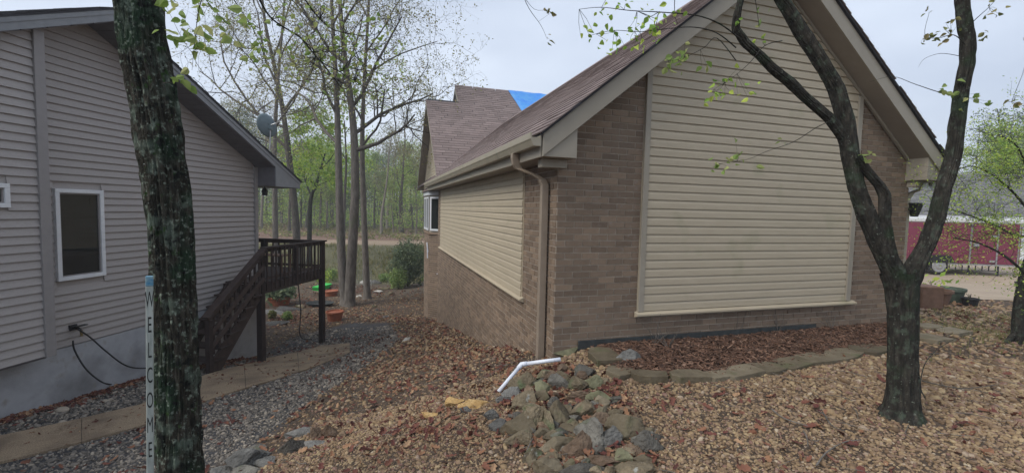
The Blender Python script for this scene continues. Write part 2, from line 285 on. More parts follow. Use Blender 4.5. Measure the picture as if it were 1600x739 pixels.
GREY = pxpoly([(-40, 738), (330, 738), (400, 690), (470, 640), (560, 580), (625, 530), (610, 505), (540, 505), (450, 530), (400, 560)])+[LW(.0, 8.2), LW(.0, 6.5), LW(0, 4.8), LW(.3, 3.5), LW(3, 3)]
PATH_UP = [(-30, 690), (110, 660), (220, 634), (320, 588), (420, 560), (505, 541), (547, 537)]
PATH_LO = [(-30, 732), (110, 698), (220, 668), (320, 629), (429, 595), (500, 571), (547, 552)]
PUP = pxpoly(PATH_UP); PLO = pxpoly(PATH_LO); PATH = PUP+PLO[::-1]
edge_px = [(948, 566), (966, 584), (1015, 592), (1075, 592), (1130, 590), (1188, 580), (1234, 572), (1268, 564), (1316, 556), (1358, 549), (1400, 541), (1440, 532)]
EDGE = pxpoly(edge_px); MULCH = [W(.45, -.02)]+EDGE+[W(5.7, -.02)]
DRIVE = [(6.5, 8.6), (9.6, 9.05), (14, 9.6), (22, 10.5), (60, 12), (60, 33), (2.5, 33), (4.5, 14), (5.9, 10)]
HOUSE = [W(0, 0), W(5.57, 0), W(5.57, 9.57), W(12, 9.57), W(12, 16), W(.2, 16), W(.2, 9.57), W(0, 9.57)]
LHOUSE = [LW(0, 5.2), LW(0, -2), LW(-12, -2), LW(-12, 9.45), LW(0, 9.45)]
# ground sheet: fine near the camera, coarse towards the horizon
gu = np.linspace(-1, 1, 331); ax = np.sinh(gu*6.2)/math.sinh(6.2)*900
X, Y = np.meshgrid(ax, ax+4, indexing='ij'); Z = gz(X, Y)
far = np.clip((np.hypot(X, Y)-150)/200, 0, 1); Z = Z*(1-far)+5*far
Z += .02*np.sin(X*2.1+1)*np.cos(Y*1.7) * (1-far)*np.clip((np.hypot(X-1, Y-4)-6)/4, 0, 1)
n = len(gu); I = np.arange(n*n).reshape(n, n)
q = np.stack([I[:-1, :-1], I[1:, :-1], I[1:, 1:], I[:-1, 1:]], -1).reshape(-1, 4)
ground = mk('ground', np.stack([X, Y, Z], -1).reshape(-1, 3), q, 'ground_soil', smooth=True); tag(ground, kind='structure')
xv = X.ravel(); yv = Y.ravel(); col = np.tile(np.array([.115, .082, .058]), (n*n, 1))
d = np.hypot(xv, yv)
col[(yv > 19) & (yv < 90)] = (.15, .115, .08)
trk = (yv > 24.5) & (yv < 36) & (xv < 6); col[trk] = (.17, .16, .085)
trk = (yv > 36) & (yv < 40.5); col[trk] = (.4, .3, .21)
trk = (yv >= 40.5) & (yv < 60); col[trk] = (.24, .15, .11)
col[yv >= 60] = (.14, .15, .07)
col[xv > 14] = (.1, .12, .05)
col[inpoly(xv, yv, GREY)] = (.085, .083, .085)
col[inpoly(xv, yv, MULCH)] = (.1, .045, .025)
ca = ground.data.color_attributes.new('zone', 'FLOAT_COLOR', 'POINT'); ca.data.foreach_set('color', np.c_[col, np.ones(len(col))].astype(np.float32).ravel())
# driveway sheets
def sheet(name, poly, m, lift, nx=40, kind='structure', thick=0):
    poly = [np.array(p[:2]) for p in poly]; mb = MB()
    import mathutils
    bm_pts = []
    tri = mathutils.geometry.tessellate_polygon([[Vector((p[0], p[1], 0)) for p in poly]])
    me = bpy.data.meshes.new(name); me.from_pydata([(p[0], p[1], 0) for p in poly], [], [tuple(t) for t in tri])
    import bmesh
    bm = bmesh.new(); bm.from_mesh(me)
    for _ in range(nx):
        ed = [e for e in bm.edges if e.calc_length() > .45]
        if not ed: break
        bmesh.ops.subdivide_edges(bm, edges=ed, cuts=1); bmesh.ops.triangulate(bm, faces=bm.faces[:])
        if len(bm.faces) > 60000: break
    vs = list(bm.verts); zz = gz([v.co.x for v in vs], [v.co.y for v in vs])
    for v, z in zip(vs, zz): v.co.z = z+lift
    if thick:
        r = bmesh.ops.extrude_face_region(bm, geom=bm.faces[:])
        for v in r['geom']:
            if isinstance(v, bmesh.types.BMVert): v.co.z += thick
        bmesh.ops.recalc_face_normals(bm, faces=bm.faces[:])
    else:
        bmesh.ops.recalc_face_normals(bm, faces=bm.faces[:])
        if sum(f.normal.z for f in bm.faces) < 0: bmesh.ops.reverse_faces(bm, faces=bm.faces[:])
    bm.to_mesh(me); bm.free(); o = link(name, me, m)
    if kind: o['kind'] = kind
    return o
sheet('driveway', [(7.7, 9.15), (9.6, 9.3), (14, 9.75), (22, 10.6), (34, 12), (34, 24), (5.5, 24), (6.3, 12)], 'drive_concrete', .03, 7)
# path of poured slabs, each slab its own piece
pathg = bpy.data.objects.new('path', None); C.objects.link(pathg); pathg['kind'] = 'structure'
def lerp(a, b, k): return a+(b-a)*k
cuts = [(0, 0.0), (1, 0.15), (2, 0.3), (3, .55), (4, .5), (5, .2), (5, .99)]
def plerp(L, i, k): return lerp(L[i], L[min(i+1, len(L)-1)], k)
for (i0, k0), (i1, k1) in zip(cuts[:-1], cuts[1:]):
    up = [plerp(PUP, i0, k0+.004)]+[PUP[i] for i in range(i0+1, i1+1)]+[plerp(PUP, i1, k1-.004)]
    lo = [plerp(PLO, i0, k0+.004)]+[PLO[i] for i in range(i0+1, i1+1)]+[plerp(PLO, i1, k1-.004)]
    s = sheet('slab', up+lo[::-1], 'aggregate', -.04, 5, kind=None, thick=.07); s.parent = pathg
# ------------------------------------------------------------------ scatter (stuff): points carry attributes, nodes put stones or leaves on them
def proto(kind, k):
    rs = random.Random(k*17+3)
    if kind == 'stone':
        import bmesh
        bm = bmesh.new(); bmesh.ops.create_icosphere(bm, subdivisions=2, radius=.5)
        o1 = Vector((rs.random()*9, rs.random()*9, k))
        for v in bm.verts: v.co *= 1+.55*noise.noise(v.co*1.6+o1)
        me = bpy.data.meshes.new('stone_shape'); bm.to_mesh(me); bm.free(); me.polygons.foreach_set('use_smooth', np.ones(len(me.polygons), bool))
    elif kind == 'chip':
        v = [(-.5, -.12, 0), (.5, -.16, .03), (.46, .13, .05), (-.48, .1, .02), (0, -.17, .08), (.05, .14, .1)]
        v = [(x*(1+rs.uniform(-.3, .3)), y*(1+rs.uniform(-.4, .4)), z+rs.uniform(0, .08)) for x, y, z in v]
        me = bpy.data.meshes.new('chip_shape'); me.from_pydata(v+[(x, y, z-.06) for x, y, z in v], [], [(0, 4, 5, 3), (4, 1, 2, 5), (0, 6, 10, 4), (4, 10, 7, 1), (1, 7, 8, 2), (3, 9, 6, 0), (2, 8, 11, 5), (5, 11, 9, 3)])
    elif kind == 'leaf':
        me = bpy.data.meshes.new('leaf_shape'); nn = 7; v = []; f = []
        cv = rs.uniform(.1, .45); tw = rs.uniform(-.3, .3)
        for i in range(nn):
            x = -.5+i/(nn-1); wd = [.03, .2, .12, .27, .17, .24, .02][i]*rs.uniform(.8, 1.2)
            z = cv*(x*x)*1.2; v += [(x, -wd, z+.3*wd+tw*x*wd), (x, 0, z), (x, wd, z+.3*wd-tw*x*wd)]
        for i in range(nn-1):
            b = i*3; f += [(b, b+3, b+4, b+1), (b+1, b+4, b+5, b+2)]
        me.from_pydata(v, [], f)
    elif kind == 'blade':
        me = bpy.data.meshes.new('tuft_shape'); v = []; f = []
        for i in range(9):
            a = rs.uniform(0, 6.3); l = rs.uniform(.5, 1.1); o = rs.uniform(.05, .45); b = len(v); x, y = math.cos(a), math.sin(a); w_ = .05
            v += [(-y*w_, x*w_, 0), (y*w_, -x*w_, 0), (x*o*.5+y*w_*.6, y*o*.5-x*w_*.6, l*.6), (x*o*.5-y*w_*.6, y*o*.5+x*w_*.6, l*.6), (x*o, y*o, l)]
            f += [(b, b+1, b+2, b+3), (b+3, b+2, b+4)]
        me.from_pydata(v, [], f)
    return me
def scatter(name, label, cat, P, scl, rot, m, kind, nproto=8, rnd=None):
    n = len(P); me = bpy.data.meshes.new(name); me.vertices.add(n); me.vertices.foreach_set('co', np.asarray(P, np.float32).ravel())
    def attr(nm, ty, data, fld): a = me.attributes.new(nm, ty, 'POINT'); a.data.foreach_set(fld, np.ascontiguousarray(data).ravel())
    attr('scl', 'FLOAT_VECTOR', np.asarray(scl, np.float32), 'vector'); attr('rot', 'FLOAT_VECTOR', np.asarray(rot, np.float32), 'vector')
    attr('idx', 'INT', rng.integers(0, nproto, n).astype(np.int32), 'value'); attr('rnd', 'FLOAT', (rng.random(n) if rnd is None else rnd).astype(np.float32), 'value')
    me.update(); o = link(name, me, None)
    g = bpy.data.node_groups.new(name, 'GeometryNodeTree'); g.interface.new_socket('Geometry', in_out='INPUT', socket_type='NodeSocketGeometry'); g.interface.new_socket('Geometry', in_out='OUTPUT', socket_type='NodeSocketGeometry')
    gi = N(g, 'NodeGroupInput'); go = N(g, 'NodeGroupOutput'); ip = N(g, 'GeometryNodeInstanceOnPoints'); j = N(g, 'GeometryNodeJoinGeometry')
    for k in range(nproto):
        po = bpy.data.objects.new(kind+'_shape', proto(kind, k)); po.data.materials.append(MT[m])
        oi = N(g, 'GeometryNodeObjectInfo'); oi.inputs['Object'].default_value = po; oi.inputs['As Instance'].default_value = True; g.links.new(oi.outputs['Geometry'], j.inputs[0])
    def na(nm, ty):
        a = N(g, 'GeometryNodeInputNamedAttribute', data_type=ty); a.inputs[0].default_value = nm
        return a.outputs[0]
    g.links.new(gi.outputs[0], ip.inputs['Points']); g.links.new(j.outputs[0], ip.inputs['Instance']); ip.inputs['Pick Instance'].default_value = True
    g.links.new(na('idx', 'INT'), ip.inputs['Instance Index']); g.links.new(na('scl', 'FLOAT_VECTOR'), ip.inputs['Scale'])
    e2r = N(g, 'FunctionNodeEulerToRotation'); g.links.new(na('rot', 'FLOAT_VECTOR'), e2r.inputs[0]); g.links.new(e2r.outputs[0], ip.inputs['Rotation'])
    g.links.new(ip.outputs[0], go.inputs[0])
    md = o.modifiers.new('scatter', 'NODES'); md.node_group = g
    return tag(o, label, cat, kind='stuff')
def pts(n, x0, x1, y0, y1, dens, test):
    """random ground points, kept with probability dens(x, y) where test holds"""
    X = rng.uniform(x0, x1, n); Y = rng.uniform(y0, y1, n); k = test(X, Y) & (rng.random(n) < dens(X, Y)); return X[k], Y[k]
def dist(X, Y): return np.hypot(X, Y)
def inview(X, Y): return (Y > 1.1) & (np.abs(X) < 1.4*Y+2.6)
def nohouse(X, Y): return ~inpoly(X, Y, HOUSE) & ~inpoly(X, Y, LHOUSE)
drive_poly = [(7.7, 9.15), (9.6, 9.3), (14, 9.75), (22, 10.6), (34, 12), (34, 24), (5.5, 24), (6.3, 12)]
def yard(X, Y): return inview(X, Y) & nohouse(X, Y) & ~inpoly(X, Y, GREY) & ~inpoly(X, Y, PATH) & ~inpoly(X, Y, MULCH) & ~inpoly(X, Y, drive_poly)
def patch(X, Y, s, o=0):  # smooth 0..1 patchiness
    return .5+.5*np.sin(X*s+o+1.3*np.sin(Y*s*.7+o))*np.cos(Y*s*1.1-o+np.sin(X*s*.9))
def rot3(n, tilt=.5): return np.c_[rng.normal(0, tilt, n), rng.normal(0, tilt, n), rng.uniform(0, 6.283, n)]
# river gravel over the yard
XS = []; YS = []
for n, x0, x1, y0, y1, f in ((165000, -2.2, 10, 1.1, 5, lambda X, Y: np.clip(3.6/(dist(X, Y)+.4), 0, 1)), (150000, -8, 12, 4, 20, lambda X, Y: np.clip(5.5/(dist(X, Y)+.1), 0, 1)**1.3)):
    a, b = pts(n, x0, x1, y0, y1, f, yard); XS.append(a); YS.append(b)
X = np.concatenate(XS); Y = np.concatenate(YS); k = rng.random(len(X)) < .8+.2*(X > -.3); X = X[k]; Y = Y[k]; n = len(X)
s = (rng.lognormal(0, .36, n)*.0168*np.clip(dist(X, Y)/4.2, .9, 2.2)); s = np.minimum(s, .08)
scatter('river_gravel', 'brown and tan rounded river gravel covering the yard around the brick house', 'gravel', np.c_[X, Y, gz(X, Y)+s*.12], np.c_[s*1.25, s, s*.72], rot3(n, .35), 'pebble_brown', 'stone', 10)
X, Y = pts(170000, -9, 0, 2.6, 13, lambda X, Y: np.clip(4.8/(dist(X, Y)+.1), 0, 1)**1.2, lambda X, Y: inview(X, Y) & nohouse(X, Y) & inpoly(X, Y, GREY) & ~inpoly(X, Y, PATH)); n = len(X)
s = rng.lognormal(0, .4, n)*.0125*np.clip(dist(X, Y)/4.2, .9, 2.2)
scatter('grey_gravel', 'grey crushed gravel either side of the path below the grey house', 'gravel', np.c_[X, Y, gz(X, Y)+s*.12], np.c_[s*1.2, s, s*.75], rot3(n, .5), 'pebble_grey', 'stone', 8)
# dead leaves: thick on the slope between the houses, thin elsewhere
def ldens(X, Y):
    slope = np.exp(-((X+.75+.16*(Y-4.5))/1.25)**2)
    return np.clip(.13+.62*slope*(patch(X, Y, 2.3)**2*1.1+.25), 0, 1)*np.clip(6/(dist(X, Y)+.5), .12, 1)
X, Y = pts(50000, -6, 9, 1.5, 15, lambda X, Y: ldens(X, Y), yard); X2, Y2 = pts(14000, -8, 0, 2.6, 12, lambda X, Y: .12+.5*(patch(X, Y, 3.1, 2) > .8), lambda X, Y: inpoly(X, Y, GREY) & nohouse(X, Y))
X3, Y3 = pts(22000, -12, 2, 13, 24, lambda X, Y: .08+.5*patch(X, Y, .8, 1)**2, yard)
E1 = []
for u in np.linspace(4.4, 8.9, 1500): E1.append(LW(rng.exponential(.09)+.02, u+rng.normal(0, .02)))
SP = pxpoly([(870, 570), (960, 590), (1030, 690), (1040, 736), (830, 736), (780, 650), (790, 600)])
X4, Y4 = pts(9000, -1.5, 2.5, 2, 5.5, lambda X, Y: .25+.5*(patch(X, Y, 4.2, 1) > .55), lambda X, Y: inpoly(X, Y, SP))
E1 = np.array(E1); X = np.r_[X, X2, X3, E1[:, 0], X4]; Y = np.r_[Y, Y2, Y3, E1[:, 1], Y4]; n = len(X)
s = rng.uniform(.03, .1, n)*np.clip(dist(X, Y)/9, 1, 1.25)
rr = np.clip(rng.normal(.42, .28, n), 0, 1)
scatter('leaf_litter', 'dry red brown oak leaves drifted over the slope between the houses', 'dead leaves', np.c_[X, Y, gz(X, Y)+.008+rng.uniform(0, .022, n)], np.c_[s, s, s], rot3(n, .45), 'leaf_litter', 'leaf', 8, rr)
X, Y = pts(30000, 4.5, 10, 3.6, 9, lambda X, Y: np.clip(patch(X, Y, 1.1, 1)**2*np.exp(-((X-7.2)/1.6)**2-((Y-6.3)/1.6)**2)*.9, 0, 1), yard); n = len(X); s = rng.uniform(.02, .06, n)
scatter('grass_tufts', 'sparse short yellow green grass and moss round the small tree on the right', 'grass', np.c_[X, Y, gz(X, Y)], np.c_[s, s, s], np.c_[np.zeros(n), np.zeros(n), rng.uniform(0, 6.28, n)], 'weed', 'blade', 6)
X, Y = pts(60000, .3, 7.5, 3.4, 6.6, lambda X, Y: np.ones(len(X)), lambda X, Y: inpoly(X, Y, MULCH)); n = len(X); s = rng.uniform(.03, .085, n)
scatter('bark_mulch', 'red brown shredded bark mulch in the bed along the brick gable wall', 'mulch', np.c_[X, Y, gz(X, Y)+rng.uniform(.0, .03, n)], np.c_[s, s*rng.uniform(.35, 1, n), s], rot3(n, .3), 'mulch', 'chip', 8)
X, Y = pts(60000, -30, 8, 24.5, 35.5, lambda X, Y: np.clip(.05+.95*patch(X, Y, .55)*patch(X, Y, 1.7, 2), 0, 1), lambda X, Y: nohouse(X, Y) & ~inpoly(X, Y, drive_poly)); n = len(X); s = rng.uniform(.08, .3, n)
scatter('bank_weeds', 'olive green weeds and grass on the bank beyond the garden', 'weeds', np.c_[X, Y, gz(X, Y)], np.c_[s*.8, s*.8, s], np.c_[np.zeros(n), np.zeros(n), rng.uniform(0, 6.28, n)], 'weed', 'blade', 6)
# ------------------------------------------------------------------ brick house
H = empty('brick_house', CW, 'single storey brown brick house with a tan vinyl clad gable and brown shingle roof', 'house', rz=A)
WD, SL = 5.57, .808
def soff(s): return 2.385+SL*min(s, WD-s)       # underside of the rake on the gable wall
mb = MB()
mb.prism([(0, 0, -2.9), (WD, 0, -2.9), (WD, 0, 2.36), (WD/2, 0, soff(WD/2)), (0, 0, 2.36)], (0, 9.568, 0))
mb.build('wall', 'mortar', H)
# bricks
BH, BL, BD = .0706, .212, .0075
bricks = []
def brickbox(plane, a0, a1, z0, z1):
    j = random.uniform(-.0025, .0025); p = BD+random.uniform(-.0022, .002)
    return (plane, a0+.0058, a1-.0058, z0+.0056+j*.3, z1-.0056+j*.3, p)
for c in range(-42, 45):
    z0 = c*BH; z1 = z0+BH; off = (c % 2)*BL/2
    for k in range(-1, 28):                              # gable wall
        a0 = max(k*BL+off, -BD); a1 = min((k+1)*BL+off, WD+BD)
        if a1-a0 < .04 or z1 < -.12: continue
        if z0 < .37 or True:
            segs = [(a0, a1)]
            if z1 > .385: segs = [(a0, min(a1, 1.055)), (max(a0, 4.485), a1)]
            for b0, b1 in segs:
                if b1-b0 < .035: continue
                zt = soff(b1 if b0 < WD/2 else b0)+.01
                if z0 > zt-.02: continue
                bricks.append(brickbox('g', b0, b1, z0, min(z1, max(zt, z0+.02))))
    for k in range(0, 46):                               # long side wall
        a0 = k*BL+(BL/2 if c % 2 else 0)-BL/2; a0 = max(a0, .0); a1 = min(k*BL+(BL/2 if c % 2 else 0)+BL/2, 9.57)
        if a1-a0 < .035: continue
        pm = W(-.05, (a0+a1)/2); gzv = -.1-.212*(a0+a1)/2
        if z1 < gzv-.25 or z0 > 2.2: continue
        segs = [(a0, a1)]
        if z1 > .385 and z0 < 2.12: segs = [(a0, min(a1, 1.115)), (max(a0, 8.95), a1)]
        for b0, b1 in segs:
            if b1-b0 < .035: continue
            bricks.append(brickbox('s', b0, b1, z0, z1))
def bv(b):
    pl, a0, a1, z0, z1, p = b
    if pl == 'g': return (a0, a1, -p, .03, z0, z1)
    return (-p, .03, a0, a1, z0, z1)
def bcen(b):
    x0, x1, y0, y1, z0, z1 = bv(b); return W((x0+x1)/2, (y0+y1)/2, (z0+z1)/2)
def okview(b):
    c = bcen(b); v = c-np.array([0, 0, CZ]); w_ = v@_F; x = 800+FPX*(v@_Rt)/w_; y = 369.5-FPX*(v@_U)/w_
    if not (0 < x < 1600 and 0 < y < 739): return 1e9
    n_ = -D1 if b[0] == 'g' else -D2
    cosv = max(.05, -(v@n_)/np.linalg.norm(v)); hidden = c[2] < g1(c[0], c[1])-.02
    return 1e9 if hidden else np.linalg.norm(v)/cosv**.5
bricks.sort(key=okview)
cache = {}
def bbox_mesh(dx, dy, dz):
    key = (round(dx, 3), round(dy, 3), round(dz, 3))
    if key not in cache:
        m_ = MB(); x, y, z = dx/2, dy/2, dz/2; e = .003
        # box with chamfered outer edges (pillowed face)
        m_.box(-x, x, -y, y, -z, z); me = bpy.data.meshes.new('brick'); me.from_pydata(m_.v, [], m_.f); me.materials.append(MT['brick']); cache[key] = me
    return cache[key]
for b in bricks[:298]:
    x0, x1, y0, y1, z0, z1 = bv(b)
    o = bpy.data.objects.new('brick', bbox_mesh(x1-x0, y1-y0, z1-z0)); C.objects.link(o); o.parent = H; o.location = ((x0+x1)/2, (y0+y1)/2, (z0+z1)/2)
mb = MB()
for b in bricks[298:]: mb.box(*bv(b))
mb.build('brickwork', 'brick', H)['kind'] = 'stuff'
# corner quoin of plain mortar is the wall itself. Dutch lap siding boards
def lap(mb, fr, a0, a1, z0, h, base, m0=None):
    """one board from a0 to a1; fr maps (along, out, z) to local; a1/a0 may differ top and bottom (pairs)"""
    a0b, a0t = a0 if isinstance(a0, tuple) else (a0, a0); a1b, a1t = a1 if isinstance(a1, tuple) else (a1, a1)
    prof = [(0, base), (.021, base), (.020, base+.001), (.014, base+.02), (.012, base+.1)]
    prof = [(.0, 0), (.019, 0), (.016, .62), (.013, .72), (.006, .86), (.004, 1.0), (.0, 1.0)]
    n = len(prof); v = []
    for end in (0, 1):
        for o_, k in prof:
            a = lerp(a0b, a0t, k) if end == 0 else lerp(a1b, a1t, k); v.append(fr(a, base+o_, z0+h*k))
    f = [tuple(range(n)), tuple(range(n, 2*n))[::-1]]+[(i, i+n, (i+1) % n+n, (i+1) % n) for i in range(n)]
    return mb.add(v, f)
gf = lambda a, o_, z: (a, -o_, z)
sf = lambda a, o_, z: (-o_, a, z)
SH = .1016
z = .435; i = 0
while z < 4.85:
    zt = z+SH
    def lim(zz): return max(1.125, (zz-2.395)/SL)
    l0, l1 = lim(z), lim(zt)
    r0, r1 = min(4.42, WD-(z-2.395)/SL), min(4.42, WD-(zt-2.395)/SL)
    if r0-l0 < .05: break
    if r1 < l1: l1 = r1 = WD/2
    m_ = MB(); lap(m_, gf, (l0, l1), (r0, r1), z, SH, .022); m_.build('siding_board', 'vinyl_tan', H); z = zt
z = .43; k = 0
while z < 2.16:
    m_ = MB(); lap(m_, sf, 1.12+.0, 8.93, z, min(SH, 2.2-z), .012); m_.build('siding_board', 'vinyl_tan', H); z += SH
# backer and trims of the boarded panels
MB().prism([(1.06, -.001, .40), (4.48, -.001, .40), (4.48, -.001, soff(4.48)-.01), (WD/2, -.001, soff(WD/2)-.01), (1.06, -.001, soff(1.06)-.01)], (0, -.021, 0)).build('panel_backing', 'vinyl_tan', H)
MB().box(-.011, -.001, 1.1, 8.95, .41, 2.2).build('panel_backing', 'vinyl_tan', H)
MB().box(1.055, 1.125, -.05, -.0225, .425, soff(1.055)-.005).build('trim', 'trim_tan', H, bev=.004)
MB().box(4.42, 4.485, -.05, -.0225, .425, soff(4.49)-.005).build('trim', 'trim_tan', H, bev=.004)
MB().box(4.39, 4.419, -.058, -.0225, .436, soff(4.46)-.03).build('trim', 'trim_tan', H, bev=.003)
m_ = MB(); m_.prism([(1.02, -.02, .36), (1.02, -.085, .385), (1.02, -.085, .405), (1.02, -.02, .432)], (3.55, 0, 0)); m_.build('sill', 'vinyl_tan', H)
m_ = MB(); m_.prism([(-.012, 1.02, .36), (-.075, 1.02, .385), (-.075, 1.02, .402), (-.012, 1.02, .428)], (0, 8.05, 0)); m_.build('sill', 'vinyl_tan', H)
MB().box(.3, 3.9, -.03, -.0135, -.05, .125).build('base_flashing', 'dark_membrane', H)
# roof: decks, soffits, rake boards, eaves
OV, EV = .30, .30
def top(s): return 2.645+SL*min(s, WD-s)
m_ = MB()
for sgn in (0, 1):
    f_ = (lambda s: s) if sgn == 0 else (lambda s: WD-s)
    e = -.33
    pts_ = [(f_(e), -OV-.03, top(e)-.03), (f_(WD/2), -OV-.03, top(WD/2)-.03), (f_(WD/2), -OV-.03, top(WD/2)), (f_(e), -OV-.03, top(e))]
    m_.prism(pts_ if sgn == 0 else pts_[::-1], (0, 13.6, 0))
m_.build('roof_deck', 'shingle_dark', H)
for sgn in (0, 1):
    f_ = (lambda s: s) if sgn == 0 else (lambda s: WD-s)
    # sloping soffit under the rake
    m_ = MB(); pts_ = [(f_(-.0), -.003, soff(0)), (f_(WD/2), -.003, soff(WD/2)), (f_(WD/2), -.003, soff(WD/2)+.02), (f_(0), -.003, soff(0)+.02)]
    m_.prism(pts_ if sgn == 0 else pts_[::-1], (0, -OV+.025, 0)); m_.build('soffit', 'soffit_vinyl_shaded', H)
    # narrow frieze where the soffit meets the wall
    m_ = MB(); pts_ = [(f_(.12), -.024, soff(.12)-.045), (f_(WD/2), -.024, soff(WD/2)-.045), (f_(WD/2), -.024, soff(WD/2)-.002), (f_(.12), -.024, soff(.12)-.002)]
    m_.prism(pts_ if sgn == 0 else pts_[::-1], (0, -.03, 0)); m_.build('frieze_board', 'trim_tan', H)
    # rake fascia
    m_ = MB(); pts_ = [(f_(-.30), -OV, top(-.30)-.26), (f_(WD/2), -OV, top(WD/2)-.26), (f_(WD/2), -OV, top(WD/2)-.032), (f_(-.30), -OV, top(-.30)-.032)]
    m_.prism(pts_ if sgn == 0 else pts_[::-1], (0, .024, 0)); m_.build('rake_board', 'trim_tan', H, bev=.004)
    # boxed return at the foot of the rake
    m_ = MB(); zt = lambda s: top(s)-.20
    pts_ = [(f_(-.295), -OV+.025, 2.15), (f_(.09), -OV+.025, 2.15), (f_(.09), -OV+.025, zt(.09)), (f_(-.295), -OV+.025, zt(-.295)-.0)]
    m_.prism(pts_ if sgn == 0 else pts_[::-1], (0, OV-.03, 0)); m_.build('eave_return', 'trim_tan', H)
    m_ = MB(); m_.box(*sorted((f_(-.24), f_(.05))), -.12, -.004 if True else 0, 2.055, 2.148); m_.build('frieze_board', 'trim_tan', H, bev=.006)
    # long eave soffit and fascia
    m_ = MB(); m_.box(*sorted((f_(-.295), f_(-.012))), -.004, 9.9, 2.15, 2.17); m_.build('soffit', 'soffit_vinyl_shaded', H)
    m_ = MB(); m_.box(*sorted((f_(-.318), f_(-.297))), -OV+.03, 9.95, 2.14, 2.372); m_.build('fascia', 'trim_tan', H, bev=.003)
    # K style gutter
    g_ = [(-.32, 2.245), (-.40, 2.245), (-.425, 2.30), (-.435, 2.315), (-.435, 2.375), (-.425, 2.38), (-.42, 2.372), (-.42, 2.33), (-.33, 2.33), (-.33, 2.36), (-.32, 2.36)]
    m_ = MB(); pts_ = [(f_(a), -OV+.0, z_) for a, z_ in g_]; m_.prism(pts_ if sgn else pts_[::-1], (0, 10.15, 0)); m_.build('gutter', 'gutter_tan', H)
# downspouts
def rect_tube(mb, P, wx, wy, frame='g'):
    P = [np.array(p, float) for p in P]; v = []; f = []
    for p in P: v += [p+np.array([-wx/2, -wy/2, 0]), p+np.array([wx/2, -wy/2, 0]), p+np.array([wx/2, wy/2, 0]), p+np.array([-wx/2, wy/2, 0])]
    for i in range(len(P)-1):
        for j in range(4): f.append((i*4+j, i*4+(j+1) % 4, (i+1)*4+(j+1) % 4, (i+1)*4+j))
    f += [(3, 2, 1, 0), tuple(range(len(v)-4, len(v)))]
    mb.add(v, f)
m_ = MB(); rect_tube(m_, [(-.37, .42, 2.25), (-.37, .42, 2.19), (-.355, .42, 2.12), (-.32, .42, 2.075), (-.16, .30, 2.0), (-.095, .24, 1.95), (-.07, .22, 1.88), (-.07, .22, .3), (-.07, .22, -.22)], .085, .07); m_.build('downspout', 'downspout_paint', H, bev=.008)
m_ = MB(); rect_tube(m_, [(WD+.40, -.1, 2.25), (WD+.40, -.1, 2.18), (WD+.36, -.08, 2.1), (WD+.12, .04, 1.98), (WD+.065, .05, 1.9), (WD+.065, .05, .1)], .085, .065); m_.build('downspout', 'gutter_tan', H, bev=.008)
# flood light, lantern on the far corner
fl = empty('flood_light', W(WD+.2, -.12, 2.13), 'twin white flood light under the eave at the right corner of the brick gable', 'light', rz=A)
MB().lathe([(.05, 0), (.055, .02), (.0, .021)], 14, (0, 0, -.0)).build('mount', 'white_frame', fl)
for dx in (-.09, .06):
    MB().lathe([(.02, 0), (.035, -.03), (.06, -.1), (.055, -.112), (.0, -.1)], 14, (dx, -.03, -.01)).build('lamp_head', 'white_frame', fl, smooth=False)
la = empty('wall_lantern', W(WD+.14, -.02, 1.63), 'black tapered wall lantern beside the right downspout of the brick house', 'lantern', rz=A)
m_ = MB(); m_.add([(-.04, -.04, 0), (.04, -.04, 0), (.04, .04, 0), (-.04, .04, 0), (-.085, -.085, .2), (.085, -.085, .2), (.085, .085, .2), (-.085, .085, .2)], [(3, 2, 1, 0), (4, 5, 6, 7), (0, 1, 5, 4), (1, 2, 6, 5), (2, 3, 7, 6), (3, 0, 4, 7)]); m_.build('lamp_body', 'black_plastic', la)
MB().box(-.1, .1, -.1, .1, .203, .225).build('lamp_cap', 'black_plastic', la)
MB().box(-.14, -.09, -.02, .02, .1, .14).build('bracket', 'black_plastic', la)
la.scale = (.8, .8, .9)
# shingles: tabs laid course over course
def shingles(parent, o, ud, vd, nd, nu, nv, tab, exp, keep, m, limit, name='shingle', far_name='shingles', rank=None):
    o, ud, vd, nd = [np.array(q, float) for q in (o, ud, vd, nd)]
    T = []
    for j in range(nv):
        for i in range(-1, nu+1):
            a0 = (i+(j*.37 % 1))*tab+random.uniform(-.01, .01); a1 = a0+tab-.006
            r = keep(a0, a1, j*exp, (j+1)*exp)
            if r is None: continue
            a0, a1 = r
            if a1-a0 < .03: continue
            T.append((a0, a1, j))
    def verts(t):
        a0, a1, j = t; b0 = j*exp+random.uniform(-.006, .004); b1 = (j+1)*exp+.015; h = .011+random.uniform(0, .006)
        P = [(a0, b0, .001), (a1, b0, .001), (a1, b1, .000), (a0, b1, .000), (a0, b0, h), (a1, b0, h), (a1, b1, .003), (a0, b1, .003)]
        return [o+ud*a+vd*b+nd*c for a, b, c in P]
    F_ = [(0, 3, 2, 1), (4, 5, 6, 7), (0, 1, 5, 4), (1, 2, 6, 5), (2, 3, 7, 6), (3, 0, 4, 7)]
    if limit and rank: T.sort(key=rank)
    for t in T[:limit]:
        v = verts(t); c = sum(v)/8; mk(name, [p-c for p in v], F_, m, parent, c)
    m_ = MB()
    for t in T[limit:]: m_.add(verts(t), F_)
    if m_.v: m_.build(far_name, m, parent)['kind'] = 'stuff'
sln = math.hypot(1, SL); vL = np.array([1/sln, 0, SL/sln]); nL = np.array([-SL/sln, 0, 1/sln])
Lr = (WD/2+.345)*sln
shingles(H, (-.345, -OV-.045, top(-.345)), (0, 1, 0), vL, nL, 40, int(Lr/.14), .32, .14, lambda a, b, c, d: (max(a, 0), min(b, 12.4)) if b > 0 and a < 12.4 else None, 'shingle', 0)
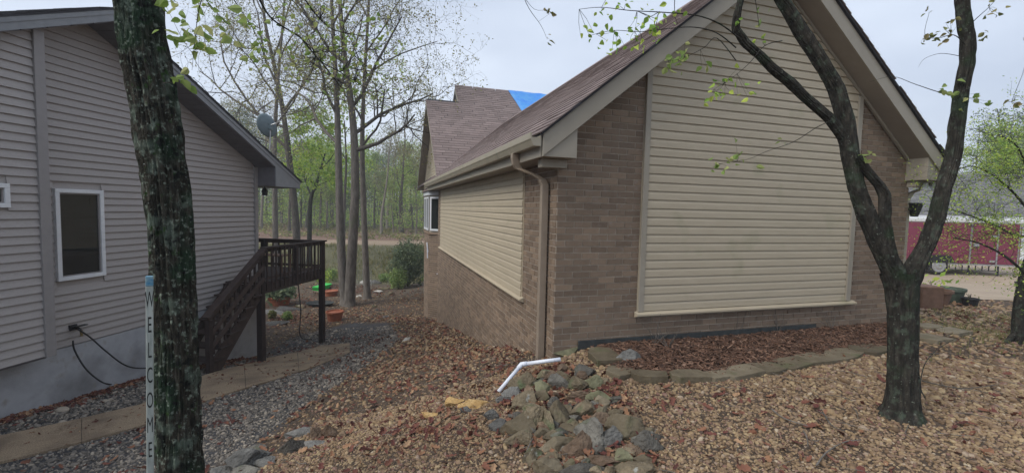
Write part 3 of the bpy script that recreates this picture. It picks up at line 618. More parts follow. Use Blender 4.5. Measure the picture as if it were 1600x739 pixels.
vR = np.array([-1/sln, 0, SL/sln]); nR = np.array([SL/sln, 0, 1/sln])
shingles(H, (WD+.345, -OV-.045, top(-.345)), (0, 1, 0), vR, nR, 40, int(Lr/.14), .32, .14, lambda a, b, c, d: (max(a, 0), min(b, 12.4)) if b > 0 and a < 12.4 else None, 'shingle', 0, far_name='shingles')
m_ = MB()
for k in range(40): m_.prism([(WD/2-.15, -OV-.05+k*.3, top(WD/2-.15)+.012), (WD/2, -OV-.05+k*.3, top(WD/2)+.02), (WD/2+.15, -OV-.05+k*.3, top(WD/2-.15)+.012), (WD/2, -OV-.05+k*.3, top(WD/2)-.01)], (0, .29, 0))
m_.build('ridge_cap', 'shingle', H)['kind'] = 'stuff'
# rear wing with its own gable
RS, RT, RZ = .93, 12.6, 5.68
def rtop(t): return RZ-RS*abs(t-RT)
m_ = MB(); m_.prism([(.2, 9.571, -3.2), (.2, 15.6, -3.2), (.2, 15.6, rtop(15.6)-.3), (.2, RT, RZ-.25), (.2, 9.571, rtop(9.571)-.3)], (13, 0, 0)); m_.build('wall', 'mortar', H)
m_ = MB()
for c in range(-42, 30):
    for k in range(0, 29):
        a0 = 9.58+k*BL+(c % 2)*BL/2; a1 = a0+BL-.01
        if a1 < 15.6: m_.box(.19, .21, a0, a1, c*BH+.005, (c+1)*BH-.005)
m_.build('brickwork', 'brick', H)['kind'] = 'stuff'
z = 2.16
while z < 5.3:
    hw = (RZ-.28-z)/RS
    if hw < .1: break
    m_ = MB(); hw2 = max((RZ-.28-z-.1)/RS, 0); lap(m_, lambda a, o_, zz: (.2-o_, a, zz), (RT-hw, RT-hw2), (RT+hw, RT+hw2), z, .1016, .012); m_.build('siding_board', 'vinyl_tan', H); z += .1016
for sg in (-1, 1):
    g_ = lambda t: RT+sg*t
    m_ = MB(); P = [(-.10, g_(0), RZ-.035), (-.10, g_(3.35), RZ-.035-RS*3.35), (-.10, g_(3.35), RZ-RS*3.35), (-.10, g_(0), RZ)]; m_.prism(P if sg > 0 else P[::-1], (13.2, 0, 0)); m_.build('roof_deck', 'shingle_dark', H)
    m_ = MB(); P = [(-.105, g_(0), RZ-.24), (-.105, g_(3.35), RZ-.24-RS*3.35), (-.105, g_(3.35), RZ-.03-RS*3.35), (-.105, g_(0), RZ-.03)]; m_.prism(P if sg > 0 else P[::-1], (.025, 0, 0)); m_.build('rake_board', 'trim_tan', H)
    m_ = MB(); P = [(-.08, g_(0), RZ-.25), (-.08, g_(3.3), RZ-.25-RS*3.3), (-.08, g_(3.3), RZ-.23-RS*3.3), (-.08, g_(0), RZ-.23)]; m_.prism(P if sg > 0 else P[::-1], (.28, 0, 0)); m_.build('soffit', 'soffit_vinyl_shaded', H)
rl = math.hypot(1, RS); vv = np.array([0, 1/rl, RS/rl]); nn_ = np.array([0, -RS/rl, 1/rl])
r2t, r2s = 13.45, 1.15
nlow = int(3.37*rl/.14)
shingles(H, (-.12, RT-3.37, RZ-RS*3.37), (1, 0, 0), vv, nn_, 40, int((r2t-RT+3.37)*rl/.14)+1, .32, .14, lambda a, b, c, d: (max(a, 0 if d < nlow*.14+.1 else r2s+.09), b) if b > (0 if d < nlow*.14+.1 else r2s+.1) else None, 'shingle', 0)
# raised ridge further back, in the plane of the near slope
r2z = RZ+RS*(r2t-RT)
m_ = MB(); P = [(r2s, RT-.05, RZ-.06), (r2s, r2t, r2z), (r2s, r2t+3, r2z-RS*3)]; m_.prism(P, (12, 0, 0)); m_.build('roof_deck', 'shingle_dark', H)
m_ = MB(); P = [(r2s-.03, RT+.1, RZ+.02), (r2s-.03, r2t, r2z-.03), (r2s-.03, r2t+1.5, r2z-.03-RS*1.5), (r2s-.03, r2t+1.5, r2z-.2-RS*1.5), (r2s-.03, r2t, r2z-.2), (r2s-.03, RT+.15, RZ-.1)]; m_.prism(P, (.026, 0, 0)); m_.build('rake_board', 'trim_tan', H)
# blue tarp over the far ridge
tp = [(3.36, 13.47), (9.0, 13.47), (8.2, 12.9), (5.2, 12.35), (3.75, 12.2), (3.62, 12.6)]
nu = 16; nv = 12; v = []; f = []
for i in range(nu+1):
    for j in range(nv+1):
        a = i/nu; b = j/nv; s_ = 3.36+.30*(1-b)+a*(4.5); t_ = 12.2+(13.47-12.2)*b+.05*math.sin(a*9)*(1-b)
        v.append((s_, t_, RZ+RS*(t_-RT)+.05+.05*noise.noise(Vector((s_*2.5, t_*2.5, 1)))+.018*math.sin(s_*5+t_*3)))
for i in range(nu):
    for j in range(nv): f.append((i*(nv+1)+j, (i+1)*(nv+1)+j, (i+1)*(nv+1)+j+1, i*(nv+1)+j+1))
o = mk('tarp', [np.array(D2*a[0]+D1*a[1])+CW+np.array([0, 0, a[2]]) for a in v], f, 'tarp', smooth=True); tag(o, 'bright blue tarp spread over the far ridge of the brick house roof', 'tarp')
sm = o.modifiers.new('thick', 'SOLIDIFY'); sm.thickness = .012
# bay window on the rear wing
bay = [(.2, 9.95), (-.19, 10.4), (-.19, 11.75), (.2, 12.2)]
def bayprism(z0, z1, grow=0, m='mortar', name='bay_base'):
    P = [(s_-(grow if s_ < 0 else 0), t_+(-grow if t_ < 11 else grow), z0) for s_, t_ in bay]+[(.3, bay[3][1]+grow, z0), (.3, bay[0][1]-grow, z0)]
    return MB().prism(P, (0, 0, z1-z0)).build(name, m, H)
bayprism(-3.2, .72); bayprism(.72, .78, .04, 'brick', 'sill'); bayprism(.78, 2.02, -.02, 'trim_tan', 'bay_core'); bayprism(2.02, 2.14, .05, 'white_frame', 'bay_cornice')
m_ = MB(); P = [np.array((-.3, 9.8, 2.15)), np.array((-.3, 12.3, 2.15)), np.array((.25, 12.3, 2.15)), np.array((.25, 9.8, 2.15)), np.array((.19, 10.2, 2.55)), np.array((.19, 12, 2.55))]
m_.add(P, [(0, 1, 5, 4), (0, 4, 3), (1, 2, 5), (3, 4, 5, 2), (0, 3, 2, 1)]); m_.build('bay_roof', 'shingle', H)
def wall_bricks(p0, p1, z0, z1, inward):
    p0 = np.array(p0, float); p1 = np.array(p1, float); L_ = np.linalg.norm(p1-p0); u_ = (p1-p0)/L_; n_ = np.array([u_[1], -u_[0]]); m_ = MB()
    if n_@inward > 0: n_ = -n_
    c = int(z0/BH)
    while (c+1)*BH < z1:
        a = -(c % 2)*BL/2
        while a < L_:
            a0 = max(a, 0); a1 = min(a+BL-.01, L_)
            if a1-a0 > .03:
                q0 = p0+u_*a0; q1 = p0+u_*a1; P = [(*(q0-n_*.02), c*BH+.005), (*(q1-n_*.02), c*BH+.005), (*(q1+n_*BD), c*BH+.005), (*(q0+n_*BD), c*BH+.005)]; m_.prism(P, (0, 0, BH-.01))
            a += BL
        c += 1
    m_.build('brickwork', 'brick', H)['kind'] = 'stuff'
wall_bricks(bay[0], bay[1], -2.9, .72, np.array([1, 1])); wall_bricks(bay[1], bay[2], -2.9, .72, np.array([1, 0]))
for p0, p1 in ((bay[0], bay[1]), (bay[1], bay[2])):
    p0 = np.array(p0, float); p1 = np.array(p1, float); u_ = (p1-p0); n_ = np.array([u_[1], -u_[0]]); n_ /= np.linalg.norm(n_)
    if n_[0] > 0: n_ = -n_
    for k0, k1 in (((.12, .9),) if abs(u_[0]) > .1 else ((.04, .48), (.52, .96))):
        q0 = p0+u_*k0; q1 = p0+u_*k1; fr_ = MB()
        def qp(k, o_, zz): return (*(q0+(q1-q0)*k+n_*o_), zz)
        for ka, kb, za, zb in ((0, .12, .84, 1.96), (.88, 1, .84, 1.96), (.12, .88, .84, .9), (.12, .88, 1.9, 1.96)):
            fr_.prism([qp(ka, .0, za), qp(kb, .0, za), qp(kb, .035, za), qp(ka, .035, za)], (0, 0, zb-za))
        fo = fr_.build('window', 'white_frame', H)
        g_ = MB().prism([qp(.12, -.0, .9), qp(.88, -.0, .9), qp(.88, .012, .9), qp(.12, .012, .9)], (0, 0, 1.0)).build('pane', 'window_glass', fo)
MB().tube([(.02, 9.9, -.55), (.1, 9.92, -.56), (.1, 9.6, -.56)], .02, 6).build('pipe', 'white_pvc', H)
MB().tube([(-.215, 10.42, .12), (-.24, 10.42, .3), (-.25, 10.45, .42), (-.23, 10.5, .33), (-.22, 10.5, -.1)], .022, 6).build('hook', 'white_pvc', H)
# ------------------------------------------------------------------ grey house
G = empty('grey_house', LW(0, 9.45, -2.0), 'grey vinyl sided house with white framed windows on the left', 'house', rz=-CL)
gu0, gz0 = 9.45, -2.0     # local: x out of the wall, y along it (0 at the far corner), z up from its foot
def GL(v, u, z): return (v, u-gu0, z-gz0)
m_ = MB(); m_.prism([GL(-.02, 5.0, -2.9), GL(-.02, 9.45, -2.9), GL(-.02, 9.45, 2.44), GL(-.02, 5.9, 4.2), GL(-.02, 5.0, 3.8)], (-12, 0, 0)); m_.build('wall', 'vinyl_grey', G)
m_ = MB(); m_.prism([GL(.28, -2, -.52), GL(.28, 5.04, -.52), GL(.28, 5.04, 3.8), GL(.28, -2, .4)], (-12, 0, 0)); m_.build('wall', 'vinyl_grey', G)
m_ = MB(); P = [GL(.0, -2, -2.9), GL(.0, 9.44, -2.9), GL(.0, 9.44, -.565), GL(.0, -2, -.565)]; m_.prism(P, (-.5, 0, 0)); m_.build('foundation', 'stucco', G)
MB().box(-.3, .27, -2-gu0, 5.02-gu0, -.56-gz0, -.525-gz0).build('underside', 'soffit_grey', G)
def gboard(a0, a1, z0, h, v0, name='siding_board'):
    m_ = MB(); a0b, a0t = a0 if isinstance(a0, tuple) else (a0, a0); a1b, a1t = a1 if isinstance(a1, tuple) else (a1, a1)
    pr = [(0, 0), (.03, 0), (.029, .03), (.004, 1.0), (0, 1.0)]; n_ = len(pr); v = []
    for e in (0, 1):
        for o_, k in pr: v.append(GL(v0+o_, lerp(a0b, a0t, k) if e == 0 else lerp(a1b, a1t, k), z0+h*k))
    m_.add(v, [tuple(range(n_)), tuple(range(n_, 2*n_))[::-1]]+[(i, i+n_, (i+1) % n_+n_, (i+1) % n_) for i in range(n_)]); return m_.build(name, 'vinyl_grey', G)
GS = .1093; z = -.545
def gtop(z_, a, b):   # clip under the rake: 4.25 at u 5.85, falling .5 both ways
    lo = max(a, 5.85-(4.27-z_)/.5); hi = min(b, 5.85+(4.27-z_)/.5); return lo, hi
while z < 4.2:
    lo0, hi0 = gtop(z, 5.0, 9.44); lo1, hi1 = gtop(z+GS, 5.0, 9.44)
    if hi0 <= lo0: break
    if hi1 < lo1: lo1 = hi1 = (lo0+hi0)/2
    if z+GS > .40 and z < 1.77:
        gboard(5.0, 5.375, z, GS, -.018); gboard(6.03, (hi0, hi1), z, GS, -.018)
    else: gboard((lo0, lo1), (hi0, hi1), z, GS, -.018)
    z += GS
z = -.52
while z < 4.0:
    lo0, hi0 = gtop(z, 1.0, 5.05); lo1, hi1 = gtop(z+GS, 1.0, 5.05)
    if hi0 <= lo0: break
    if z+GS > 1.47 and z < 1.79:
        gboard((lo0, lo1), 4.2, z, GS, .282); gboard(4.66, (hi0, hi1), z, GS, .282)
    else: gboard((lo0, lo1), (hi0, hi1), z, GS, .282)
    z += GS
MB().box(*[.25, .335], 4.98-gu0, 5.10-gu0, -.54-gz0, 3.79-gz0).build('corner_board', 'trim_grey', G, bev=.004)
MB().box(*[-.03, .045], 9.38-gu0, 9.47-gu0, -.54-gz0, 2.44-gz0).build('corner_board', 'trim_grey', G, bev=.004)
# windows
def gwin(u0, u1, z0, z1, v0, fw=.055):
    m_ = MB()
    for a, b, c, d in ((u0, u1, z0, z0+fw), (u0, u1, z1-fw, z1), (u0, u0+fw, z0+fw, z1-fw), (u1-fw, u1, z0+fw, z1-fw)): m_.box(v0-.03, v0+.045, a-gu0, b-gu0, c-gz0, d-gz0)
    w_ = m_.build('window', 'white_frame', G, bev=.004)
    m_ = MB(); k = fw; e = .018
    for a, b, c, d in ((u0+k, u1-k, z0+k, z0+k+e), (u0+k, u1-k, z1-k-e, z1-k), (u0+k, u0+k+e, z0+k+e, z1-k-e), (u1-k-e, u1-k, z0+k+e, z1-k-e)): m_.box(v0-.03, v0+.025, a-gu0, b-gu0, c-gz0, d-gz0)
    m_.build('sash', 'trim_grey', w_)
    MB().box(v0-.03, v0+.005, u0+k-gu0, u1-k-gu0, z0+k-gz0, z1-k-gz0).build('pane', 'window_glass', w_)
gwin(5.37, 6.03, .42, 1.75, 0); gwin(4.18, 4.67, 1.48, 1.78, .29)
# roof of the grey house: rake plane half a metre out
GV = .5; AU, AZ_ = 5.88, 4.45
def grt(u): return AZ_-.5*abs(u-AU)
m_ = MB()
for a, b in ((AU, 10.42), (AU, -1.5)):
    P = [GL(GV+.02, a, grt(a)-.035), GL(GV+.02, b, grt(b)-.035), GL(GV+.02, b, grt(b)), GL(GV+.02, a, grt(a))]; m_.prism(P, (-13, 0, 0))
m_.build('roof_deck', 'shingle_dark', G)
for a, b in ((AU, 10.38), (AU, -1.5)):
    P = [GL(GV, a, grt(a)-.2), GL(GV, b, grt(b)-.2), GL(GV, b, grt(b)-.036), GL(GV, a, grt(a)-.036)]; MB().prism(P, (-.03, 0, 0)).build('rake_board', 'fascia_grey', G)
    P = [GL(GV+.012, a, grt(a)-.1), GL(GV+.012, b, grt(b)-.1), GL(GV+.012, b, grt(b)-.037), GL(GV+.012, a, grt(a)-.037)]; MB().prism(P, (-.011, 0, 0)).build('drip_edge', 'fascia_grey', G)
    P = [GL(GV-.03, a, grt(a)-.21), GL(GV-.03, min(b, 9.46), grt(min(b, 9.46))-.21), GL(GV-.03, min(b, 9.46), grt(min(b, 9.46))-.19), GL(GV-.03, a, grt(a)-.19)]
    # sloping soffit in panels with grooves
    n_ = 26
    for k in range(n_):
        ua = lerp(a, min(b, 9.46), k/n_); ub = lerp(a, min(b, 9.46), (k+.93)/n_)
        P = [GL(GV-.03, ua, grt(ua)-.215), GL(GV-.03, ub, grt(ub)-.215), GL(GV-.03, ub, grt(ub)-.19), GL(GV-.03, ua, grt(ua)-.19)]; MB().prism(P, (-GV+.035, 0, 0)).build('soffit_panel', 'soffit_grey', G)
m_ = MB(); P = [GL(GV-.002, 9.47, 2.01), GL(GV-.002, 10.36, 2.01), GL(GV-.002, 10.36, grt(10.36)-.19), GL(GV-.002, 9.47, grt(9.47)-.19)]; m_.prism(P, (-.02, 0, 0)); m_.build('eave_return', 'fascia_grey', G)
m_ = MB(); m_.prism([GL(GV-.03, 9.47, 2.02), GL(GV-.03, 9.50, 2.02), GL(GV-.03, 9.50, 2.43), GL(GV-.03, 9.47, 2.45)], (-.6, 0, 0)); m_.build('eave_return', 'soffit_grey', G)
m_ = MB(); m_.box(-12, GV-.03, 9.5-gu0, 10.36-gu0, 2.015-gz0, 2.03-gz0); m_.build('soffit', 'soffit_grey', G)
m_ = MB(); m_.box(-12, GV-.01, 10.37-gu0, 10.40-gu0, 2.0-gz0, 2.2-gz0); m_.build('fascia', 'fascia_grey', G)
gl2 = math.hypot(1, .5)
shingles(G, GL(GV+.03, 10.44, grt(10.44)), (-1, 0, 0), np.array([0, -1, .5])/gl2, np.array([0, .5, 1])/gl2, 22, int(4.55*gl2/.14), .32, .14, lambda a, b, c, d: (max(a, 0), b) if b > 0 else None, 'shingle_dark', 0)
shingles(G, GL(GV+.03, -1.6, grt(-1.6)), (-1, 0, 0), np.array([0, 1, .5])/gl2, np.array([0, -.5, 1])/gl2, 22, int(7.4*gl2/.14), .32, .14, lambda a, b, c, d: (max(a, 0), b) if b > 0 else None, 'shingle_dark', 0)
# faucet (part) and two hoses on it
fa = MB(); fa.box(.005, .03, 5.5-gu0, 5.6-gu0, -.33-gz0, -.25-gz0); fa.tube([GL(.02, 5.56, -.29), GL(.1, 5.56, -.3), GL(.13, 5.57, -.33)], .014, 8); fa.box(.08, .14, 5.52-gu0, 5.66-gu0, -.275-gz0, -.262-gz0); fa.tube([GL(.1, 5.56, -.3), GL(.1, 5.56, -.27)], .01, 6)
fa.build('faucet', 'black_plastic', G)
MB().tube([GL(.13, 5.57, -.33), GL(.135, 5.57, -.42)], .017, 8).build('hose_coupling', 'brass', G)
def hang(P, n=40):
    P = [np.array(p, float) for p in P]; out = []
    for i in range(len(P)-1):
        p0 = P[max(i-1, 0)]; p1 = P[i]; p2 = P[i+1]; p3 = P[min(i+2, len(P)-1)]
        for k in np.linspace(0, 1, n//(len(P)-1), endpoint=(i == len(P)-2)):
            out.append(.5*((2*p1)+(-p0+p2)*k+(2*p0-5*p1+4*p2-p3)*k*k+(-p0+3*p1-3*p2+p3)*k**3))
    return out
def vplane(x, y, v):
    d = ray(x, y); o = np.array([0, 0, CZ]); k = ((LN*(v-7.3)-o)@LN)/(d@LN); return o+d*k
o = MB().tube(hang([vplane(114, 532, .135), vplane(117, 548, .14), vplane(135, 577, .18), vplane(160, 597, .22), og(178, 602, .02)]), .011, 8).build('garden_hose', 'black_rubber', smooth=True)
tag(o, 'black garden hose drooping straight down from the faucet on the grey house', 'hose')
o = MB().tube(hang([vplane(121, 514, .14), vplane(140, 526, .16), vplane(165, 548, .2), vplane(195, 570, .25), vplane(222, 575, .3), vplane(262, 572, .35), og(300, 596, .02)]), .011, 8).build('garden_hose', 'black_rubber', smooth=True)
tag(o, 'black garden hose arching away to the right from the faucet towards the mossy trunk', 'hose')
# satellite dish
dp = at(419, 196, 10.9); dish = empty('satellite_dish', dp, 'grey satellite dish standing on the grey house roof by the eave', 'satellite dish')
m_ = MB(); nr, na = 6, 24; v = []; f = []
for i in range(nr+1):
    r_ = i/nr
    for j in range(na): a = j*2*math.pi/na; v.append((.27*r_*math.cos(a), .07*r_*r_, .33*r_*math.sin(a)))
for i in range(nr):
    for j in range(na): f.append((i*na+j, i*na+(j+1) % na, (i+1)*na+(j+1) % na, (i+1)*na+j))
do = mk('reflector', v, f, 'dish_grey', dish, smooth=True); do.rotation_euler = (R(0), R(-33), R(62)); dish.scale = (.88, .88, .88); sm = do.modifiers.new('t', 'SOLIDIFY'); sm.thickness = .012
MB().tube([(0, .05, 0), (.16, .1, .08), (.30, .06, .13)], .012, 6).build('feed_arm', 'steel', dish)
MB().box(-.04, .08, .0, .12, -.12, -.02).build('bracket', 'dish_grey', dish)
MB().tube([(.02, .06, -.06), (.02, .06, -.55), (-.05, .06, -.95)], .02, 8).build('mast', 'steel', dish)
MB().box(-.12, .02, .0, .12, -.2, -.08).build('receiver', 'dish_grey', dish)
# ------------------------------------------------------------------ deck with stairs
dk = empty('wooden_deck', LW(.88, 8.45, -1.77), 'dark brown stained wooden deck with stairs on the corner of the grey house', 'deck', rz=-CL)
dz0 = -1.77
def DL(v, u, z): return (v-.88, u-8.45, z-dz0)
def dbox(name, v0, v1, u0, u1, z0, z1, m='deck_wood', bev=.004): return MB().box(v0-.88, v1-.88, u0-8.45, u1-8.45, z0-dz0, z1-dz0).build(name, m, dk, bev=bev)
dbox('post', .80, .92, 8.39, 8.51, g1(*LW(.88, 8.45)[:2])-.15, -.305, 'deck_post'); dbox('post', .80, .92, 10.69, 10.81, g1(*LW(.88, 10.75)[:2])-.15, -.305, 'deck_post'); 
for v_ in (-1.2,): dbox('post', v_, v_+.12, 10.69, 10.81, -2.5, -.305, 'deck_post')
dbox('rim_joist', .86, .90, 8.40, 10.80, -.30, -.10); dbox('rim_joist', -2.6, .86, 10.78, 10.82, -.30, -.10); dbox('rim_joist', .03, .86, 8.40, 8.44, -.30, -.10)
for k in range(17):
    u = 8.46+k*.14; dbox('deck_board', (.03 if u < 9.35 else -2.6), .88, u, u+.132, -.098, -.062, bev=.003)
for k in range(5): dbox('joist', -.05+k*.0-2.4+k*.7 if False else (-2.2+k*.62), (-2.2+k*.62)+.04, 9.5, 10.77, -.29, -.1, bev=0)
# railings
def rail(v0, u0, v1, u1, zt, zb, nb, skip=()):
    a = np.array([v0, u0]); b = np.array([v1, u1]); d_ = (b-a)/np.linalg.norm(b-a)
    m_ = MB(); m_.bar(DL(*(a), zt-.018), DL(*(b), zt-.018), .14, .036); m_.build('top_rail', 'deck_wood', dk, bev=.004)
    m_ = MB(); m_.bar(DL(*(a), zt-.075), DL(*(b), zt-.075), .038, .07); m_.build('upper_rail', 'deck_wood', dk)
    m_ = MB(); m_.bar(DL(*(a), zb+.12), DL(*(b), zb+.12), .038, .06); m_.build('lower_rail', 'deck_wood', dk)
    n_ = np.array([d_[1], -d_[0]])
    for k in range(nb):
        p = a+(b-a)*(k+.5)/nb+n_*.036; m_ = MB(); m_.bar(DL(*p, zb-.14), DL(*p, zt-.038), .028, .028, (d_[0], d_[1], 0)); m_.build('baluster', 'deck_wood', dk)
rail(.88, 8.5, .88, 10.72, .69, -.10, 15); rail(.88, 10.76, -2.5, 10.76, .69, -.10, 20)
for v_, u_ in ((.88, 8.45), (.88, 10.76), (.88, 9.62), (-.8, 10.76)): dbox('rail_post', v_-.045, v_+.045, u_-.045, u_+.045, -.30 if v_ > 0 else -.1, .655, 'deck_post')
dbox('post_cap', .80, .96, 10.68, 10.84, .655, .69)
# stairs
su0, su1 = 7.03, 8.42; sz0 = g1(*LW(.88, 7.0)[:2]); nst = 7; rise = (-.08-sz0)/nst; run = (su1-su0)/(nst-.4)
for v_ in (.86, .10):
    P = [DL(v_, su0+.02, sz0-.03), DL(v_, su0+.28, sz0-.03), DL(v_, su1, -.36), DL(v_, su1, -.08), DL(v_, su0+.02, sz0+.14)]; MB().prism(P, (.04, 0, 0)).build('stringer', 'deck_wood', dk)
for k in range(nst):
    z_ = sz0+(k+1)*rise; u_ = su0+.05+k*run
    if k < nst-1: dbox('tread', .06, .95, u_-.02, u_+.26, z_-.036, z_)
for v_ in (.93,):
    dbox('newel_post', v_-.045, v_+.045, su0-.06, su0+.03, sz0-.1, sz0+.98, 'deck_post')
    a = (v_, su0-.06); 
    z_a, z_b = -.44, .66
    m_ = MB(); m_.bar(DL(v_, su0-.1, z_a), DL(v_, 8.45, z_b), .14, .04); m_.build('hand_rail', 'deck_wood', dk, bev=.004)
    for dz, hh in ((-.07, .09), (-.37, .085), (-.62, .085)):
        m_ = MB(); m_.bar(DL(v_, su0-.04, z_a+dz), DL(v_, 8.45, z_b+dz), .036, hh); m_.build('side_rail', 'deck_wood', dk)
    for k in range(10):
        u_ = su0+.12+k*.135; zz = lerp(z_a, z_b, (u_-su0+.1)/(8.45-su0+.1)); m_ = MB(); m_.bar(DL(v_-.034, u_, zz-.88), DL(v_-.034, u_, zz-.03), .034, .034, (0, 1, 0)); m_.build('baluster', 'deck_wood', dk)
# patio furniture silhouettes on the deck: a bench
bn = empty('patio_bench', LW(-.1, 10.0, -.06), 'brown wooden bench standing on the deck behind the railing', 'bench', rz=-CL)
for k in range(4): MB().box(-.5, .5, -.2+k*.1, -.11+k*.1, .40, .425).build('slat', 'pot_brown', bn)
for sx in (-.46, .42):
    for sy in (-.18, .14): MB().box(sx, sx+.05, sy, sy+.05, 0, .4).build('leg', 'pot_brown', bn)
# ------------------------------------------------------------------ rocks
def rock(name, px, py, wpx, hpx, m, label, cat='rock', flat=1, seed=0, sink=.25, group=None, thick=None):
    import bmesh
    p = og(px, py+hpx*.38); dd = (p-np.array([0, 0, CZ]))@_F; wm = wpx/FPX*dd; hm = hpx/FPX*dd
    down = max(.3, -(ray(px, py)/np.linalg.norm(ray(px, py)))[2])
    rs = random.Random(seed*31+int(px)); bm = bmesh.new(); bmesh.ops.create_icosphere(bm, subdivisions=4 if wpx > 12 else 2, radius=.5)
    of = Vector((px*.13, py*.17, seed)); cuts_ = [(Vector((rs.uniform(-1, 1), rs.uniform(-1, 1), rs.uniform(-.6, 1))).normalized(), rs.uniform(.2, .4)) for _ in range(13)]
    for v in bm.verts:
        c = v.co.copy()
        for nn, dd_ in cuts_:
            q = c.dot(nn)
            if q > dd_: c -= nn*(q-dd_)*.97
        c *= 1+.22*noise.noise(c*2.4+of)+.09*noise.noise(c*8+of)+.05*noise.noise(c*20+of)
        v.co = c
    me = bpy.data.meshes.new(name); bm.to_mesh(me); bm.free()
    hh = (hm*.80 if thick is None else thick)*flat; dep = max(hm*.9, wm*.6)
    o = link(name, me, m, loc=(p[0], p[1], p[2]+hh*(.5-sink)+.0)); o.scale = (wm*1.62, dep*1.5, max(hh*1.85, .03)); o.rotation_euler = (rs.uniform(-.12, .12), rs.uniform(-.15, .15), rs.uniform(-.35, .35))
    return tag(o, label, cat, group)
k = 2.4725
def K(cx, cy, w_, h_): return 660+cx/k, 440+cy/k, w_/k, h_/k
T_, G_, B_, O_, W_, Y_ = 'rock_tan', 'rock_grey', 'rock_blue', 'rock_moss', 'rock_brown', 'rock_ochre'
gp = 'rocks spilling down from the corner of the brick house'
for i, (q, m, lb) in enumerate([
    ((400, 375, 92, 85), T_, 'pale tan knobbly rock just below the elbow of the white pipe'),
    ((482, 350, 60, 60), T_, 'square tan rock directly under the level run of the white pipe'),
    ((538, 335, 50, 48), W_, 'small dark brown rock right of the square tan one under the pipe'),
    ((468, 398, 52, 62), O_, 'mossy green rock upright beneath the square tan rock'),
    ((542, 386, 78, 56), G_, 'wide grey rock in the second row beneath the pipe'),
    ((624, 335, 92, 66), G_, 'dark grey rock beside the mossy slab at the house corner'),
    ((600, 392, 66, 58), T_, 'tan grey rounded rock below the dark grey one by the corner slab'),
    ((665, 385, 52, 52), O_, 'small greenish rock at the right side of the upper spill'),
    ((355, 425, 72, 48), B_, 'blue grey rock near the lower end of the white pipe'),
    ((270, 508, 58, 50), B_, 'blue rock on the left edge of the spill next to the yellow stones'),
    ((302, 545, 62, 50), B_, 'dull slate blue rock below the blue one at the left edge of the spill'),
    ((312, 450, 36, 40), B_, 'little blue rock touching the open end of the white pipe'),
    ((390, 452, 108, 66), T_, 'large flat topped tan rock on the left of the spill'),
    ((436, 500, 76, 98), T_, 'tall tan rock standing right of the flat topped one'),
    ((520, 434, 42, 34), W_, 'small pinkish brown rock in the middle of the spill'),
    ((365, 542, 110, 94), 'flagstone', 'big olive brown wedge shaped rock on the left of the spill'),
    ((525, 492, 66, 98), 'flagstone', 'long olive rock leaning in the centre of the spill'),
    ((488, 532, 36, 88), T_, 'narrow tan sliver of rock beside the long olive one'),
    ((606, 434, 76, 38), 'rock_brown', 'flat reddish tan rock lying on top of the big tan one'),
    ((626, 482, 84, 74), T_, 'big tan angular rock right of the centre of the spill'),
    ((690, 442, 78, 54), O_, 'wide greenish rock on the right edge of the spill'),
    ((676, 526, 76, 60), W_, 'chocolate brown rounded rock left of the largest boulder'),
    ((385, 597, 98, 56), T_, 'low broad tan rock under the olive brown wedge'),
    ((458, 578, 66, 52), 'flagstone', 'dull olive rock next to the low broad tan one'),
    ((576, 542, 56, 56), T_, 'small pale tan rock under the big angular one'),
    ((532, 575, 62, 40), G_, 'flat grey rock in the lower centre of the spill'),
    ((512, 622, 116, 62), 'flagstone', 'wide olive grey rock in the lower left of the spill'),
    ((592, 630, 88, 92), W_, 'brown block shaped rock standing in the lower centre'),
    ((650, 580, 82, 100), G_, 'smooth grey slab leaning left of the speckled rock'),
    ((716, 592, 78, 82), B_, 'speckled light grey rock below the largest boulder'),
    ((776, 545, 128, 100), 'flagstone', 'largest boulder of the spill, dark and rounded on its right side'),
    ((880, 610, 94, 80), G_, 'detached grey rock furthest right of the spill'),
    ((430, 662, 80, 70), T_, 'tan rock with a leaf on it at the lower left of the spill'),
    ((496, 698, 124, 90), 'flagstone', 'large olive rock at the bottom left of the spill'),
    ((622, 712, 132, 76), G_, 'large grey rock at the very bottom of the spill'),
    ((702, 680, 92, 68), W_, 'brown slab right of the bottom grey rock'),
    ((770, 676, 66, 52), O_, 'small green grey rock at the lower right of the spill'),
    ((812, 716, 140, 56), T_, 'long tan rock at the bottom right of the spill'),
    ((852, 684, 72, 42), 'flagstone', 'thin olive rock behind the long tan one at the bottom right'),
    ((803, 277, 84, 62), B_, 'blue grey rock inside the mulch bed near the brick wall')]):
    rock('rock', *K(*q), m, lb, group=gp if i < 39 else None, seed=i)
rs_ = random.Random(4)
spill = [(880, 575), (930, 580), (985, 640), (1030, 680), (1000, 738), (850, 738), (800, 690), (800, 640), (825, 600)]
kf = 0
while kf < 74:
    x, y = rs_.uniform(790, 1035), rs_.uniform(572, 736)
    if not inpoly(np.array([x]), np.array([y]), spill)[0]: continue
    rock('rock', x, y, rs_.uniform(13, 24), rs_.uniform(10, 18), rs_.choice([T_, W_, 'flagstone', G_]), 'small broken rock wedged between the larger rocks of the spill', group=gp, seed=200+kf, sink=.15); kf += 1
for i, (q, lb) in enumerate([((128, 456, 54, 50), 'yellow ochre stone, leftmost of the cluster by the white pipe'), ((168, 470, 50, 34), 'small yellow ochre stone in the middle of the ochre cluster'), ((212, 462, 76, 52), 'largest yellow ochre stone, right end of the ochre cluster'), ((36, 508, 46, 30), 'lone yellow ochre stone lying apart on the leaves to the left')]):
    rock('stone', *K(*q), Y_, lb, 'stone', group='ochre stones on the leafy slope', seed=60+i, flat=.7)
rock('stone', *K(168, 492, 44, 30), B_, 'small grey stone in front of the ochre stones', 'stone', seed=66)
